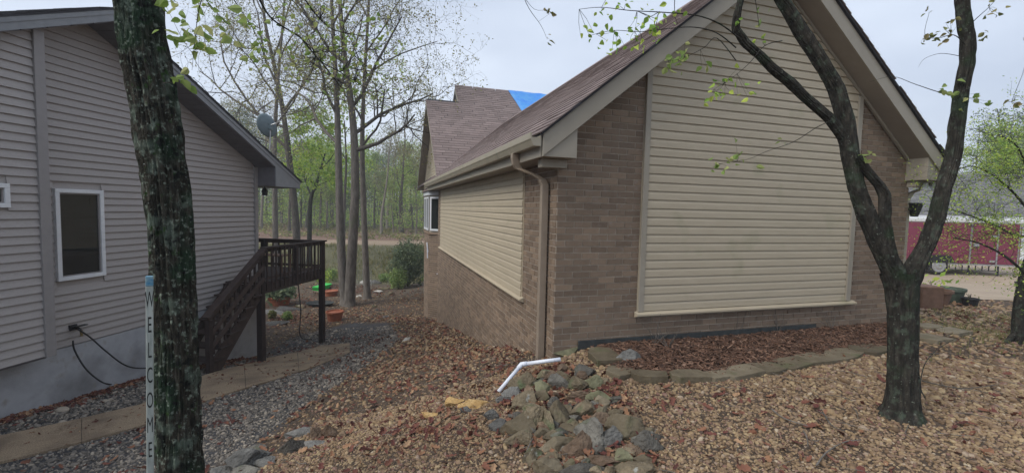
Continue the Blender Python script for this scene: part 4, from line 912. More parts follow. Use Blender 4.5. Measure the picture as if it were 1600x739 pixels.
for i, (q, m, lb) in enumerate([((385, 714, 54, 34), B_, 'long blue grey slab slanting in the left hand rock row'), ((402, 698, 18, 14), G_, 'small dark rock on top of the long blue slab'), ((453, 694, 32, 30), G_, 'dark cone shaped rock in the left hand rock row'),
    ((471, 673, 38, 17), B_, 'flat grey slab behind the dark cone shaped rock'), ((492, 677, 20, 18), W_, 'small brown rock between the grey slab and the big brown one'), ((517, 674, 28, 20), W_, 'biggest brown rock at the right end of the left hand row'),
    ((537, 678, 14, 10), W_, 'tiny brown rock at the very right end of the left hand row'), ((490, 691, 34, 10), B_, 'thin flat pale slab in front of the brown rocks'), ((414, 719, 26, 16), B_, 'low grey slab in front of the long blue slab'), ((384, 735, 44, 14), G_, 'dark rock cut by the bottom edge below the long blue slab'), ((350, 735, 30, 12), B_, 'grey rock cut by the bottom edge next to the mossy trunk')]):
    rock('rock', *q, m, lb, group='rocks in the row left of the leafy slope', seed=80+i)
# mossy slab set on edge at the house corner
p = og(887, 556); o = MB().prism([(-.16, 0, 0), (.03, 0, -.05), (.14, 0, .06), (.12, 0, .17), (-.04, 0, .2), (-.16, 0, .12)], (0, .05, 0)).build('stone_slab', 'rock_moss', loc=p+np.array([0, 0, .03]), bev=.008); o.rotation_euler = (R(-38), 0, R(10)); tag(o, 'mossy green slab leaning at the foot of the brick house corner', 'stone slab')
# edging flagstones
fl_ = [((943, 560), 56, .30, 'olive flagstone nearest the mossy corner slab, first of the edging'), ((968, 583), 52, .30, 'second edging flagstone, turned across the bend of the bed'), ((1014, 592), 66, .2, 'long low edging flagstone at the front of the bend'),
       ((1076, 592), 66, .2, 'thick edging flagstone left of the thin paired ones'), ((1124, 589), 44, .2, 'short edging flagstone with a mossy face'), ((1152, 584), 50, .26, 'pale broad edging flagstone in the middle of the front'), ((1196, 578), 50, .28, 'brownish edging flagstone with a chipped corner'),
       ((1236, 571), 44, .26, 'small edging flagstone below the middle of the siding panel'), ((1270, 563), 54, .30, 'wide grey edging flagstone under the right part of the siding'), ((1316, 556), 46, .28, 'edging flagstone two left of the forked tree trunk'), ((1358, 548), 48, .30, 'edging flagstone just left of the forked tree trunk'),
       ((1452, 530), 52, .36, 'large flagstone right of the forked tree trunk'), ((1486, 520), 52, .30, 'flagstone at the far right end of the edging'), ((1450, 512), 44, .26, 'flagstone behind the large one right of the trunk')]
for i, ((x, y), wpx, dep, lb) in enumerate(fl_):
    p = og(x, y); dd = (p-np.array([0, 0, CZ]))@_F; wm = wpx/FPX*dd*.5*1.02; rs = random.Random(i*5)
    if i < 11:
        a = EDGE[max(i-1, 0)]; b = EDGE[min(i+1, len(EDGE)-1)]; an = math.atan2(b[1]-a[1], b[0]-a[0])
        wm = np.linalg.norm(b-a)*.25*1.06 if 0 < i else wm
    else: an = R(20)
    an += rs.uniform(-.06, .06)
    n_ = 9; P = []
    for j in range(n_):
        a_ = j*2*math.pi/n_+rs.uniform(-.15, .15); cx_, cy_ = math.cos(a_), math.sin(a_); m_ = max(abs(cx_), abs(cy_)); P.append((cx_/m_*wm*rs.uniform(.9, 1.04), cy_/m_*dep*.5*rs.uniform(.85, 1.05), -.06))
    o = MB().prism(P, (0, 0, .105 if i in (3, 2, 0) else .085)).build('flagstone', 'flagstone', loc=(p[0], p[1], p[2]+.015), bev=.006); o.rotation_euler = (rs.uniform(-.04, .04), rs.uniform(-.04, .04), an)
    tag(o, lb, 'flagstone', 'flat edging stones round the mulch bed')
# white drain pipe
pa, pb, pc = W(.02, -.16, .0), None, None
pa = at(876, 561, 4.55); pb = at(815, 569, 4.62); pc = og(779, 616, .03)
pp = empty('drain_pipe', pb, 'white plastic pipe bent at an elbow over the rocks at the house corner', 'pipe')
MB().tube([pa-pb, (pa-pb)*.12], .021, 12).build('pipe_run', 'white_pvc', pp, smooth=True)
MB().tube([(pa-pb)*.14, (pa-pb)*.05, np.zeros(3), (pc-pb)*.06, (pc-pb)*.14], .026, 12).build('elbow', 'white_pvc', pp, smooth=True)
MB().tube([(pc-pb)*.12, pc-pb], .021, 12).build('pipe_run', 'white_pvc', pp, smooth=True)
# ------------------------------------------------------------------ WELCOME post
wp0 = at(231, 739, 2.2); wpt = at(235, 428, 2.28); zb_ = g1(wp0[0], wp0[1])
wpn = empty('welcome_post', (wp0[0], wp0[1], zb_), 'narrow weathered white post lettered WELCOME leaning against the mossy trunk', 'sign', rz=R(38))
hh = wpt[2]-zb_
MB().box(-.015, .015, -.015, .015, -.1, hh-.05).build('post', 'post_paint', wpn, bev=.003)
MB().box(-.0154, .0154, -.0154, .0154, hh-.05, hh).build('painted_top', 'cap_blue', wpn, bev=.003)
fc = bpy.data.curves.new('lettering', 'FONT'); fc.body = 'W\nE\nL\nC\nO\nM\nE'; fc.align_x = 'CENTER'; fc.size = .055; fc.space_line = 1.12; fc.extrude = .0008
fo = bpy.data.objects.new('lettering', fc); C.objects.link(fo); bpy.context.view_layer.update()
dg = bpy.context.evaluated_depsgraph_get(); me = bpy.data.meshes.new_from_object(fo.evaluated_get(dg)); bpy.data.objects.remove(fo)
for v in me.vertices: v.co = Vector((v.co.x*.62, -.0153, v.co.y*2.1+hh-.155))
me.materials.clear(); link('lettering', me, 'letter_black', wpn)
wpn.rotation_euler = (0, R(1.0), R(38))
# ------------------------------------------------------------------ trees
def catmull(P, n):
    return hang(P, n*(len(P)-1))
def bark_tube(P, r, nr, na, amp, fs, seed, ridges=0.6, knots=False):
    """displaced trunk: rings along a smooth line, rough plated surface"""
    P = [np.array(p, float) for p in P]; L_ = np.r_[0, np.cumsum([np.linalg.norm(P[i+1]-P[i]) for i in range(len(P)-1)])]; T = np.linspace(0, L_[-1], nr)
    C_ = np.stack([np.interp(T, L_, [p[i] for p in P]) for i in range(3)], 1); RR = np.interp(T, L_, r)
    ker = np.ones(5)/5
    for i in range(3): C_[2:-2, i] = np.convolve(C_[:, i], ker, 'valid')
    v = []
    for i in range(nr):
        d_ = C_[min(i+1, nr-1)]-C_[max(i-1, 0)]; d_ /= np.linalg.norm(d_); x = np.cross(d_, [0, 1., 0]); x /= np.linalg.norm(x); y = np.cross(x, d_)
        for j in range(na):
            a = j*2*math.pi/na; q = Vector((math.cos(a)*fs, math.sin(a)*fs, T[i]*1.6+seed)); q2 = Vector((math.cos(a)*fs*2.2, math.sin(a)*fs*2.2, T[i]*7+seed))
            h = ridges*(1-abs(noise.noise(q))*3.2)+.7*noise.noise(q2)+(2.2*max(0, noise.noise(Vector((math.cos(a)*1.3, math.sin(a)*1.3, T[i]*3.1+seed*2)))-.28) if knots else 0)+.5*noise.noise(Vector((math.cos(a), math.sin(a), T[i]*1.2+seed)))
            v.append(C_[i]+(x*math.cos(a)+y*math.sin(a))*(RR[i]+amp*h))
    I = np.arange(nr*na).reshape(nr, na); f = np.stack([I[:-1], np.roll(I, -1, 1)[:-1], np.roll(I, -1, 1)[1:], I[1:]], -1).reshape(-1, 4)
    return np.array(v), f
class TM:    # fast collector of thin tubes and leaf faces
    def __init__(s): s.v = []; s.f = []; s.n = 0
    def tube(s, P, R_, k):
        P = np.asarray(P, float); m = len(P); d_ = np.gradient(P, axis=0); d_ /= np.linalg.norm(d_, axis=1)[:, None]+1e-9
        ref = np.array([.31, .95, .02]); x = np.cross(d_, ref); x /= np.linalg.norm(x, axis=1)[:, None]+1e-9; y = np.cross(x, d_)
        a = np.arange(k)*2*math.pi/k; R_ = np.asarray(R_)[:, None, None]
        v = P[:, None, :]+R_*(np.cos(a)[None, :, None]*x[:, None, :]+np.sin(a)[None, :, None]*y[:, None, :])
        I = np.arange(m*k).reshape(m, k)+s.n; J = np.roll(I, -1, 1); f = np.stack([I[:-1], J[:-1], J[1:], I[1:]], -1).reshape(-1, 4)
        s.v.append(v.reshape(-1, 3)); s.f.append(f); s.n += m*k
    def leaves(s, P, size, flat=0):
        P = np.asarray(P, float); n = len(P)
        if n == 0: return
        a = rng.normal(size=(n, 3)); a /= np.linalg.norm(a, axis=1)[:, None]; b = rng.normal(size=(n, 3)); b -= a*np.sum(a*b, 1)[:, None]; b /= np.linalg.norm(b, axis=1)[:, None]
        sz = (size*rng.uniform(.6, 1.4, n))[:, None]; v = np.stack([P-a*sz, P+b*sz*.5, P+a*sz, P-b*sz*.5], 1)
        s.v.append(v.reshape(-1, 3)); s.f.append(np.arange(n*4).reshape(n, 4)+s.n); s.n += n*4
    def mesh(s, name, m):
        me = bpy.data.meshes.new(name); v = np.concatenate(s.v).astype(np.float32); f = np.concatenate(s.f).astype(np.int32)
        me.vertices.add(len(v)); me.vertices.foreach_set('co', v.ravel()); me.loops.add(f.size); me.loops.foreach_set('vertex_index', f.ravel()); me.polygons.add(len(f)); me.polygons.foreach_set('loop_start', np.arange(0, f.size, 4, dtype=np.int32)); me.update(calc_edges=True)
        me.materials.append(MT[m]); return me
def grow(tm, tips, p, d_, L_, r, lev, rs, up=.15, spread=.7, kids=(5, 5, 4, 3), wob=.25):
    """one limb and what grows from it"""
    n = 6 if lev < 2 else 4; P = [np.array(p, float)]; d_ = np.array(d_, float); d_ /= np.linalg.norm(d_); D_ = [d_]
    for i in range(n):
        d_ = d_+rs.normal(0, wob, 3)*(.6 if lev == 0 else 1)+np.array([0, 0, up*.5]); d_ /= np.linalg.norm(d_); P.append(P[-1]+d_*L_/n); D_.append(d_)
    R_ = r*np.linspace(1, .35, n+1); tm.tube(P, R_, 6 if lev == 0 else (4 if lev == 1 else 3))
    if lev >= len(kids): tips.append(P[-1]); tips.append(P[-2]); return
    for k in range(kids[lev]):
        t = rs.uniform(.25, 1.0)*n; i = min(int(t), n-1); q = P[i]+(P[i+1]-P[i])*(t-i); dn = D_[i]
        s_ = rs.normal(size=3); s_ -= dn*(s_@dn); s_ /= np.linalg.norm(s_)+1e-9
        grow(tm, tips, q, dn*(1-spread*.55)+s_*spread, L_*rs.uniform(.45, .72), max(R_[i]*.55, .004 if r > .003 else .0018), lev+1, rs, up, spread, kids, wob)
def place_tree(name, label, base, tmesh, cmesh, group=None, cat='tree', rz=0, sc=1):
    o = empty(name, base, label, cat, group, rz); o.scale = (sc, sc, sc)
    t = link('trunk', tmesh, None, o)
    if cmesh: link('crown', cmesh, None, o)
    return o
# --- big mossy oak at the left, close to the camera
TY = 2.55
tp_ = [(285, 800), (282, 739), (279, 640), (276, 540), (271, 440), (266, 350), (256, 260), (243, 170), (226, 80), (217, 0), (208, -90), (200, -200)]
TP = [at(x, y, TY) for x, y in tp_]; b0 = np.array([TP[0][0]+.0, TP[0][1], g1(TP[0][0], TP[0][1])-.05]); TP = [b0]+TP[1:]
TRr = np.array([56, 39, 36, 35, 35, 35, 37, 38, 37, 36, 34, 30])*.80/FPX*TY
near = empty('oak_tree', b0, 'thick oak trunk with green moss and pale lichen close to the camera', 'tree')
v, f = bark_tube([p-b0 for p in TP], TRr-.008, 520, 150, .017, 6.0, 3.1, .75); mk('trunk', v, f, 'bark_near', near, smooth=True)
rs = np.random.default_rng(5); tm = TM(); tips = []
topn = TP[-1]-b0
tm.tube([topn, topn+np.array([-.1, .1, 1.2]), topn+np.array([0, .3, 2.6])], [.125, .1, .06], 8)
for dx, dy, dz, L_ in ((1, .6, .5, 2.6), (-.8, .6, .6, 2.4), (.3, 1, .7, 2.4), (.2, -.9, .6, 2)):
    grow(tm, tips, topn+np.array([0, .1, rs.uniform(.3, 1.8)]), (dx, dy, dz), L_, .05, 1, rs, kids=(0, 5, 4))
link('limb', tm.mesh('limb', 'bark_dark'), None, near)
lf = TM(); lf.leaves(np.repeat(np.array(tips), 5, 0)+rs.normal(0, .05, (len(tips)*5, 3)), .028)
# leafy twigs drawn where they hang: polyline in the photograph at a given depth
def leaf_mesh(name, pos, size, m, droop=.5, wide=.5, seed=0):
    """folded pointed leaves"""
    r2 = np.random.default_rng(seed); V_ = []; F_ = []
    for p in pos:
        a = r2.uniform(0, 6.283); d_ = np.array([math.cos(a), math.sin(a), -droop+r2.normal(0, .4)]); d_ /= np.linalg.norm(d_); s_ = np.cross(d_, r2.normal(size=3)); s_ /= np.linalg.norm(s_); nn = np.cross(s_, d_)
        z_ = size*1.3*r2.uniform(.6, 1.3); b = len(V_)
        for t, w_ in ((0, 0), (.15, .5), (.42, .72), (.75, .4), (1, 0)):
            c = p+d_*z_*t
            V_.append(c-s_*w_*wide*z_+nn*w_*.25*z_); V_.append(c-nn*0); V_.append(c+s_*w_*wide*z_+nn*w_*.25*z_)
        for i in range(4):
            q = b+i*3; F_ += [(q, q+3, q+4, q+1), (q+1, q+4, q+5, q+2)]
    return V_, F_
def twig(parent, base, L, depth, r0, leaves, lsize, lm, bark='bark_dark', seed=0, sub=0):
    """L: photograph points; depth: one or per end; leaves: [(px, py, spread px, count)]"""
    d0, d1 = depth if isinstance(depth, tuple) else (depth, depth); n = len(L); P = [at(x, y, lerp(d0, d1, i/max(n-1, 1)))-base for i, (x, y) in enumerate(L)]
    S = catmull(P, 5) if n > 2 else P
    m_ = MB(); m_.tube(S, list(np.linspace(r0, r0*.25, len(S))), 5)
    r2 = np.random.default_rng(seed+3); V_ = []; F_ = []
    for x, y, sp, cnt in leaves:
        # nearest depth along the twig
        i = int(np.argmin([math.hypot(x-a, y-b) for a, b in L])); dd = lerp(d0, d1, i/max(n-1, 1)); c = at(x, y, dd)-base; j = int(np.argmin([np.linalg.norm(np.array(q)-c) for q in S]))
        ps = []
        for _ in range(int(cnt*1.5)):
            q = c+r2.normal(0, sp/FPX*dd*.5, 3); ps.append(q)
            if r2.random() < .5: m_.tube([S[j], (S[j]+q)/2+r2.normal(0, .005, 3), q], [r0*.3, r0*.25, r0*.15], 3)
        a, b = leaf_mesh('', ps, lsize, lm, seed=seed+len(V_)); k0 = len(V_); V_ += a; F_ += [tuple(i+k0 for i in q) for q in b]
    m_.build('twig', bark, parent)
    if V_: mk('leaves', V_, F_, lm, parent)
twig(near, b0, [(330, -30), (312, 10), (305, 60), (300, 110)], (2.3, 2.3), .003, [(305, 60, 22, 6), (285, 45, 22, 8), (300, 75, 14, 4)], .042, 'leaf_lime', seed=1)
twig(near, b0, [(290, -40), (330, 10), (365, 50), (385, 90)], (2.5, 2.4), .003, [(325, 12, 16, 5), (350, 28, 16, 5), (362, 58, 10, 4), (385, 32, 14, 4)], .042, 'leaf_lime', seed=2)
twig(near, b0, [(255, 130), (275, 128), (284, 118)], (2.45, 2.4), .003, [(283, 115, 12, 3), (282, 124, 6, 2)], .045, 'leaf_lime', seed=3)
twig(near, b0, [(230, -30), (268, 2), (275, -8)], (2.5, 2.4), .003, [(268, 3, 10, 4)], .045, 'leaf_lime', seed=4)
link('leaf_cluster', lf.mesh('leaf_cluster', 'leaf_lime'), None, near)
twig(near, b0, [(370, -60), (400, -10), (425, 30), (470, 60), (500, 95), (540, 118), (590, 150)], (4.2, 5.2), .012, [(430, 30, 26, 8), (470, 62, 34, 10), (500, 90, 30, 10), (520, 60, 40, 12), (545, 90, 40, 14), (560, 120, 30, 12), (590, 60, 30, 8), (475, 110, 26, 6)], .046, 'leaf_lime', seed=5)
twig(near, b0, [(440, -60), (470, -10), (500, 30), (530, 50), (585, 55), (610, 30)], (4.2, 5.2), .010, [(500, 30, 34, 10), (540, 40, 34, 10), (580, 50, 30, 8), (605, 30, 24, 6), (520, 10, 30, 8)], .046, 'leaf_lime', seed=6)
twig(near, b0, [(340, -40), (372, 10), (395, 45), (412, 85), (415, 100)], (3.6, 3.8), .005, [(405, 85, 22, 8), (398, 60, 22, 7), (412, 70, 20, 5), (370, 20, 20, 5)], .046, 'leaf_lime', seed=7)
twig(near, b0, [(500, 95), (520, 120), (540, 140), (560, 110)], (5.0, 5.2), .008, [(530, 130, 34, 10), (515, 60, 30, 8), (555, 85, 30, 8), (455, 90, 20, 4)], .05, 'leaf_lime', seed=8)
# --- forked dark tree in the yard on the right
FY = 3.42; base_px = (1408, 657)
def fp(x, y, dy=0): return at(x, y, FY+dy)
fb = og(1408, 652); FY = float(fb[1]); ft = empty('forked_tree', fb, 'dark mossy tree forking low into several limbs in front of the brick gable', 'tree')
def limb(name, L, R_, nr, na, amp, seed, dy=(0, 0)):
    n = len(L); P = [at(x, y, FY+lerp(dy[0], dy[1], i/(n-1)))-fb for i, (x, y) in enumerate(L)]
    v, f = bark_tube(P, np.array(R_)*.60/FPX*FY, nr, na, amp, 4.6, seed, .8, True); return mk(name, v, f, 'bark_dark', ft, smooth=True)
AMPK = 1
limb('trunk', [(1408, 690), (1408, 664), (1408, 652), (1409, 636), (1410, 600), (1411, 540), (1411, 490), (1409, 450), (1403, 425)], [95, 66, 52, 38, 31, 29.5, 29.5, 33, 36], 240, 110, .011, 11)
limb('limb', [(1406, 470), (1396, 425), (1377, 385), (1355, 340), (1338, 290), (1328, 240), (1322, 190), (1308, 140), (1285, 100), (1262, 65), (1238, 25), (1210, -20), (1190, -70)], [22, 24, 22, 20, 18, 18, 18, 16, 15, 15, 14, 13, 12], 380, 84, .010, 21, (0, .1))
limb('limb', [(1328, 250), (1318, 215), (1296, 185), (1262, 155), (1235, 128), (1205, 105), (1188, 88), (1165, 68), (1150, 45), (1153, 20), (1162, -20), (1170, -60)], [11, 12, 11, 10, 10, 10, 9, 9, 8, 7, 6, 5], 300, 64, .007, 31, (.05, -.1))
limb('limb', [(1414, 462), (1430, 415), (1450, 380), (1464, 340), (1474, 295), (1488, 250), (1494, 210), (1500, 150), (1511, 100), (1512, 60), (1505, 15), (1500, -40)], [20, 20, 17, 16, 15, 14, 14, 14, 13, 13, 12, 11], 380, 80, .009, 41, (0, .05))
limb('limb', [(1399, 420), (1388, 378), (1382, 340), (1382, 305), (1374, 290), (1358, 272), (1340, 245)], [11, 12, 11, 12, 10, 9, 9], 190, 60, .008, 51, (-.02, -.02))
rs = np.random.default_rng(9); tm = TM(); tips = []
for (x, y), dd in (((1190, -70), (-.5, .3, 1)), ((1170, -60), (-.6, -.2, 1)), ((1500, -40), (.3, .2, 1)), ((1195, -50), (.5, .3, .8))):
    grow(tm, tips, fp(x, y)-fb, dd, 1.8, .045, 1, rs, kids=(0, 5, 4))
link('upper_branches', tm.mesh('upper_branches', 'bark_dark'), None, ft)
lf = TM(); lf.leaves(np.repeat(np.array(tips), 3, 0)+rs.normal(0, .05, (len(tips)*3, 3)), .03); link('leaf_cluster', lf.mesh('leaf_cluster', 'leaf_lime'), None, ft)
D_ = FY
twig(ft, fb, [(1155, 60), (1125, 38), (1090, 25), (1040, 20), (985, 17), (940, 12), (905, 15)], (D_-.1, D_-.5), .006, [(942, 14, 20, 5), (915, 50, 14, 4), (1000, 30, 30, 8), (1030, 28, 26, 6), (1060, 10, 18, 5), (975, 8, 16, 5), (1155, 35, 8, 3)], .034, 'leaf_fresh', seed=11)
twig(ft, fb, [(1150, 75), (1120, 52), (1085, 43), (1045, 45), (1000, 50), (960, 48), (925, 55)], (D_-.1, D_-.5), .005, [(1025, 50, 14, 4), (990, 50, 16, 5), (940, 55, 18, 6), (960, 70, 14, 4), (1000, 62, 18, 5)], .036, 'leaf_fresh', seed=12)
twig(ft, fb, [(1150, 95), (1120, 60), (1100, 75), (1070, 90), (1045, 96)], (D_-.1, D_-.3), .004, [(1068, 88, 18, 10), (1046, 95, 10, 7), (1105, 100, 8, 3)], .042, 'leaf_lime', seed=13)
twig(ft, fb, [(1222, 64), (1195, 72), (1170, 100), (1140, 125), (1115, 140)], (D_, D_-.3), .004, [(1130, 135, 22, 11), (1118, 148, 14, 5), (1190, 60, 8, 4), (1170, 140, 16, 4)], .036, 'leaf_fresh', seed=14)
twig(ft, fb, [(1300, 188), (1275, 200), (1240, 222), (1200, 236), (1165, 250), (1115, 257)], (D_, D_-.3), .004, [(1150, 250, 24, 8), (1125, 258, 14, 6), (1225, 220, 8, 2)], .036, 'leaf_lime', seed=15)
twig(ft, fb, [(1345, 250), (1352, 245), (1362, 242)], (D_-.1, D_-.1), .004, [(1352, 244, 12, 5)], .04, 'leaf_lime', seed=16)
twig(ft, fb, [(1500, 150), (1470, 145), (1430, 132), (1395, 120), (1360, 128)], (D_, D_-.1), .004, [(1505, 146, 18, 6), (1535, 150, 10, 4), (1472, 138, 8, 3)], .036, 'leaf_lime', seed=17)
twig(ft, fb, [(1508, 70), (1490, 55), (1465, 60), (1445, 55), (1452, 20)], (D_, D_-.1), .004, [(1485, 45, 18, 9), (1450, 55, 14, 6), (1450, 18, 8, 3), (1540, 55, 10, 4)], .032, 'leaf_olive', seed=18)
twig(ft, fb, [(1505, 50), (1525, 30), (1545, 12), (1560, -5)], (D_, D_-.1), .004, [(1555, 18, 10, 4), (1548, 2, 8, 3)], .032, 'leaf_olive', seed=19)
twig(ft, fb, [(1500, 88), (1470, 84), (1445, 92), (1435, 105)], (D_, D_-.1), .0025, [], .03, 'leaf_olive', seed=20)
twig(ft, fb, [(1640, 190), (1610, 170), (1580, 160), (1570, 158)], (D_-.2, D_-.3), .003, [(1578, 160, 10, 5), (1600, 66, 8, 3)], .034, 'leaf_olive', seed=21)
twig(ft, fb, [(1445, 620), (1438, 600), (1450, 560), (1490, 530), (1525, 520)], (D_+.0, D_+1.2), .006, [], .03, 'leaf_olive', seed=22)
# twigs hanging into the top of the view, from a limb above
tb = at(820, -60, 3.0); tw = empty('hanging_twig', tb, 'thin bare hanging twig with a few leaves at the top middle of the view', 'twig')
twig(tw, tb, [(800, -60), (822, 5), (845, 40), (855, 62)], 3.0, .003, [(856, 64, 6, 3), (856, 18, 8, 3)], .03, 'leaf_olive', seed=31)
twig(tw, tb, [(815, -10), (835, 15), (858, 15)], 3.0, .002, [(856, 16, 8, 3)], .03, 'leaf_olive', seed=32)
# --- the tall oaks between the houses, built along the trunks seen in the photograph
def oak(name, label, trunk_px, Yd, r0, limbs, seed, leaf='leaf_bud', kids=(6, 5, 4), nleaf=3, lsize=.035, bark='bark_oak', group='tall oaks standing between the two houses', up=.12, ext=0):
    rs = np.random.default_rng(seed); base = og(*trunk_px[0]) if Yd is None else at(*trunk_px[0], Yd); Y0 = base[1]; base[2] = g1(base[0], base[1])-.05
    P = [at(x, y, Y0)-base for x, y in trunk_px]; P[0] = np.zeros(3)
    o = empty(name, base, label, 'tree', group); n = len(P); S = np.array(catmull(P, 6)); tm = TM(); tips = []
    Rr = r0*(1-.72*np.linspace(0, 1, len(S))); Rr[0] *= 1.5; Rr[1] *= 1.18; tm.tube(S, Rr, 12); link('trunk', tm.mesh('trunk', bark), None, o, smooth=True)
    tm = TM()
    for (x, y), (x2, y2), L_ in limbs:
        a = at(x, y, Y0)-base; b = at(x2, y2, Y0+rs.uniform(-1.5, 1.5))-base; dd = b-a; i = int(np.argmin(np.linalg.norm(S-a, axis=1)))
        grow(tm, tips, S[i], dd, np.linalg.norm(dd)*L_*1.05, Rr[i]*.62, 0, rs, up*.3, .9, kids, .24)
    link('crown', tm.mesh('crown', bark), None, o)
    T = np.array(tips); lf = TM(); lf.leaves(np.repeat(T, nleaf, 0)+rs.normal(0, .12, (len(T)*nleaf, 3)), lsize); link('foliage', lf.mesh('foliage', leaf), None, o)
    return o
oak('oak_tree', 'straight slender oak, left one of the close pair between the houses', [(540, 476), (535, 420), (531, 340), (529, 250), (527, 180), (524, 110), (520, 40), (515, -60)], None, .19,
    [((528, 225), (440, 120), 1), ((527, 180), (470, 60), 1), ((525, 140), (600, 40), 1), ((522, 90), (450, 0), 1), ((520, 40), (560, -60), 1), ((516, -20), (480, -130), 1.1), ((515, -50), (540, -170), 1)], 101, kids=(6, 6, 4), lsize=.045)
oak('oak_tree', 'pale barked oak leaning slightly, right one of the close pair', [(546, 478), (548, 430), (552, 360), (555, 290), (553, 210), (547, 150), (540, 100), (533, 30), (528, -60)], None, .22,
    [((555, 240), (640, 180), 1), ((553, 210), (620, 110), 1.1), ((550, 170), (650, 50), 1), ((545, 130), (470, 90), 1), ((541, 100), (430, 20), 1), ((535, 40), (600, -60), 1), ((530, -30), (470, -150), 1), ((530, -50), (590, -160), 1)], 102, kids=(6, 6, 4), lsize=.045)
oak('oak_tree', 'thin oak standing just right of the close pair, in front of the dark bush', [(574, 467), (571, 400), (568, 320), (566, 240), (567, 180), (570, 110), (575, 30), (578, -40)], None, .15,
    [((567, 230), (630, 150), 1), ((567, 190), (520, 110), 1), ((569, 120), (650, 20), 1), ((571, 90), (610, -20), 1), ((575, 30), (530, -80), 1)], 103, kids=(6, 5, 4), lsize=.045)
oak('oak_tree', 'tall oak with a curved forking stem behind the end of the deck', [(464, 400), (463, 360), (458, 300), (452, 250), (446, 200), (438, 150), (428, 100), (415, 40), (405, -40)], 27, .24,
    [((450, 235), (330, 130), 1.1), ((446, 200), (300, 70), 1.1), ((442, 175), (520, 90), 1), ((436, 140), (350, 20), 1), ((425, 90), (500, -20), 1), ((412, 30), (350, -90), 1), ((407, -20), (460, -130), 1)], 104, kids=(6, 6, 4), lsize=.06)
oak('oak_tree', 'slim dark straight oak nearest the corner of the grey house', [(430, 395), (430, 330), (429, 260), (430, 200), (434, 130), (440, 60), (446, -20)], 24, .16,
    [((430, 240), (360, 170), 1), ((431, 200), (500, 130), 1), ((433, 150), (370, 60), 1), ((437, 90), (500, 0), 1), ((442, 40), (390, -60), 1)], 105, kids=(6, 5, 4), lsize=.055)
oak('oak_tree', 'short dark young tree splitting in two behind the close pair', [(483, 385), (484, 340), (486, 310), (492, 292), (500, 268), (508, 240)], 30, .17,
    [((486, 305), (455, 250), 1.1), ((490, 297), (520, 285), 1.1), ((500, 268), (530, 230), 1), ((505, 250), (480, 200), 1)], 106, 'leaf_fresh', (5, 5, 4), 5, .10, bark='bark_dark')
oak('oak_tree', 'slender oak rising immediately behind the close pair', [(537, 430), (537, 360), (539, 300), (541, 250), (538, 190)], 28, .13, [((541, 250), (500, 180), 1), ((539, 210), (590, 130), 1), ((538, 190), (520, 110), 1)], 107, 'leaf_fresh', (5, 5, 4), 4, .09)
# --- woodland: each tree an individual, a few shapes shared
def wood_tree(seed, h, r0, leafm, nl, ls, kids=(5, 4, 3), crown0=.35, wide=.9, pine=False):
    rs = np.random.default_rng(seed); tm = TM(); tips = []
    n = 9; P = [np.zeros(3)]; d_ = np.array([0, 0, 1.])
    for i in range(n): d_ = d_+np.r_[rs.normal(0, .05, 2), 0]; d_ /= np.linalg.norm(d_); P.append(P[-1]+d_*h/n)
    P = np.array(P); Rr = r0*np.linspace(1, .2, n+1); Rr[0] *= 1.3; tm.tube(P, Rr, 8)
    nb = 12 if not pine else 26
    for k in range(nb):
        t = rs.uniform(crown0, .98)*n; i = min(int(t), n-1); q = P[i]+(P[i+1]-P[i])*(t-i); a = rs.uniform(0, 6.28); f_ = 1-(t/n-crown0)/(1-crown0)*.7
        grow(tm, tips, q, (math.cos(a), math.sin(a), .15 if pine else .6), h*.24*f_*wide, Rr[i]*.4, 1, rs, .1, .7, (0,)+tuple(kids), .22)
    T = np.array(tips); lf = TM(); lf.leaves(T[rs.integers(0, len(T), nl)]+rs.normal(0, h*.028, (nl, 3))*np.array([1, 1, .6 if pine else .8]), ls)
    return tm.mesh('trunk', 'bark_wood'), lf.mesh('crown', leafm)
VAR = [wood_tree(201, 14, .19, 'leaf_fresh', 2600, .12), wood_tree(202, 12, .16, 'leaf_mid', 2600, .13), wood_tree(203, 15, .2, 'leaf_olive', 1500, .10), wood_tree(204, 10, .13, 'leaf_fresh', 2200, .12, crown0=.2),
       wood_tree(205, 17, .24, 'leaf_pine', 4200, .13, crown0=.4, pine=True), wood_tree(206, 16, .2, 'leaf_bud', 1300, .09), wood_tree(207, 7, .09, 'leaf_lime', 1300, .10, crown0=.15), wood_tree(208, 14, .17, 'leaf_pine', 3600, .13, crown0=.3, pine=True)]
VL = ['fresh green leafy woodland tree', 'mid green woodland tree', 'thin olive woodland tree', 'small bright green woodland tree', 'tall dark pine', 'nearly bare budding woodland tree', 'low lime green sapling', 'bushy dark pine']
rs = np.random.default_rng(77)
seen = {}
def spot(px, Yd, k):
    xs = [(345, 'behind the grey house roof'), (400, 'right of the grey house corner'), (436, 'behind the deck railing'), (472, 'behind the tall curved oak'), (500, 'behind the dark split tree'), (527, 'left of the oak pair'), (562, 'behind the oak pair'), (590, 'right of the thin oak'), (620, 'left of the evergreen bush'), (655, 'above the evergreen bush'), (2000, 'beside the rear brick gable')]
    d_ = 'at the wood edge' if Yd < 60 else ('further in' if Yd < 75 else 'deep in the wood')
    t = d_+' '+[b for a, b in xs if px <= a][0]; key = (k, t); seen[key] = seen.get(key, 0)+1
    return t+('' if seen[key] == 1 else ', %s there' % ['', '', 'second', 'third', 'fourth', 'fifth'][seen[key]])
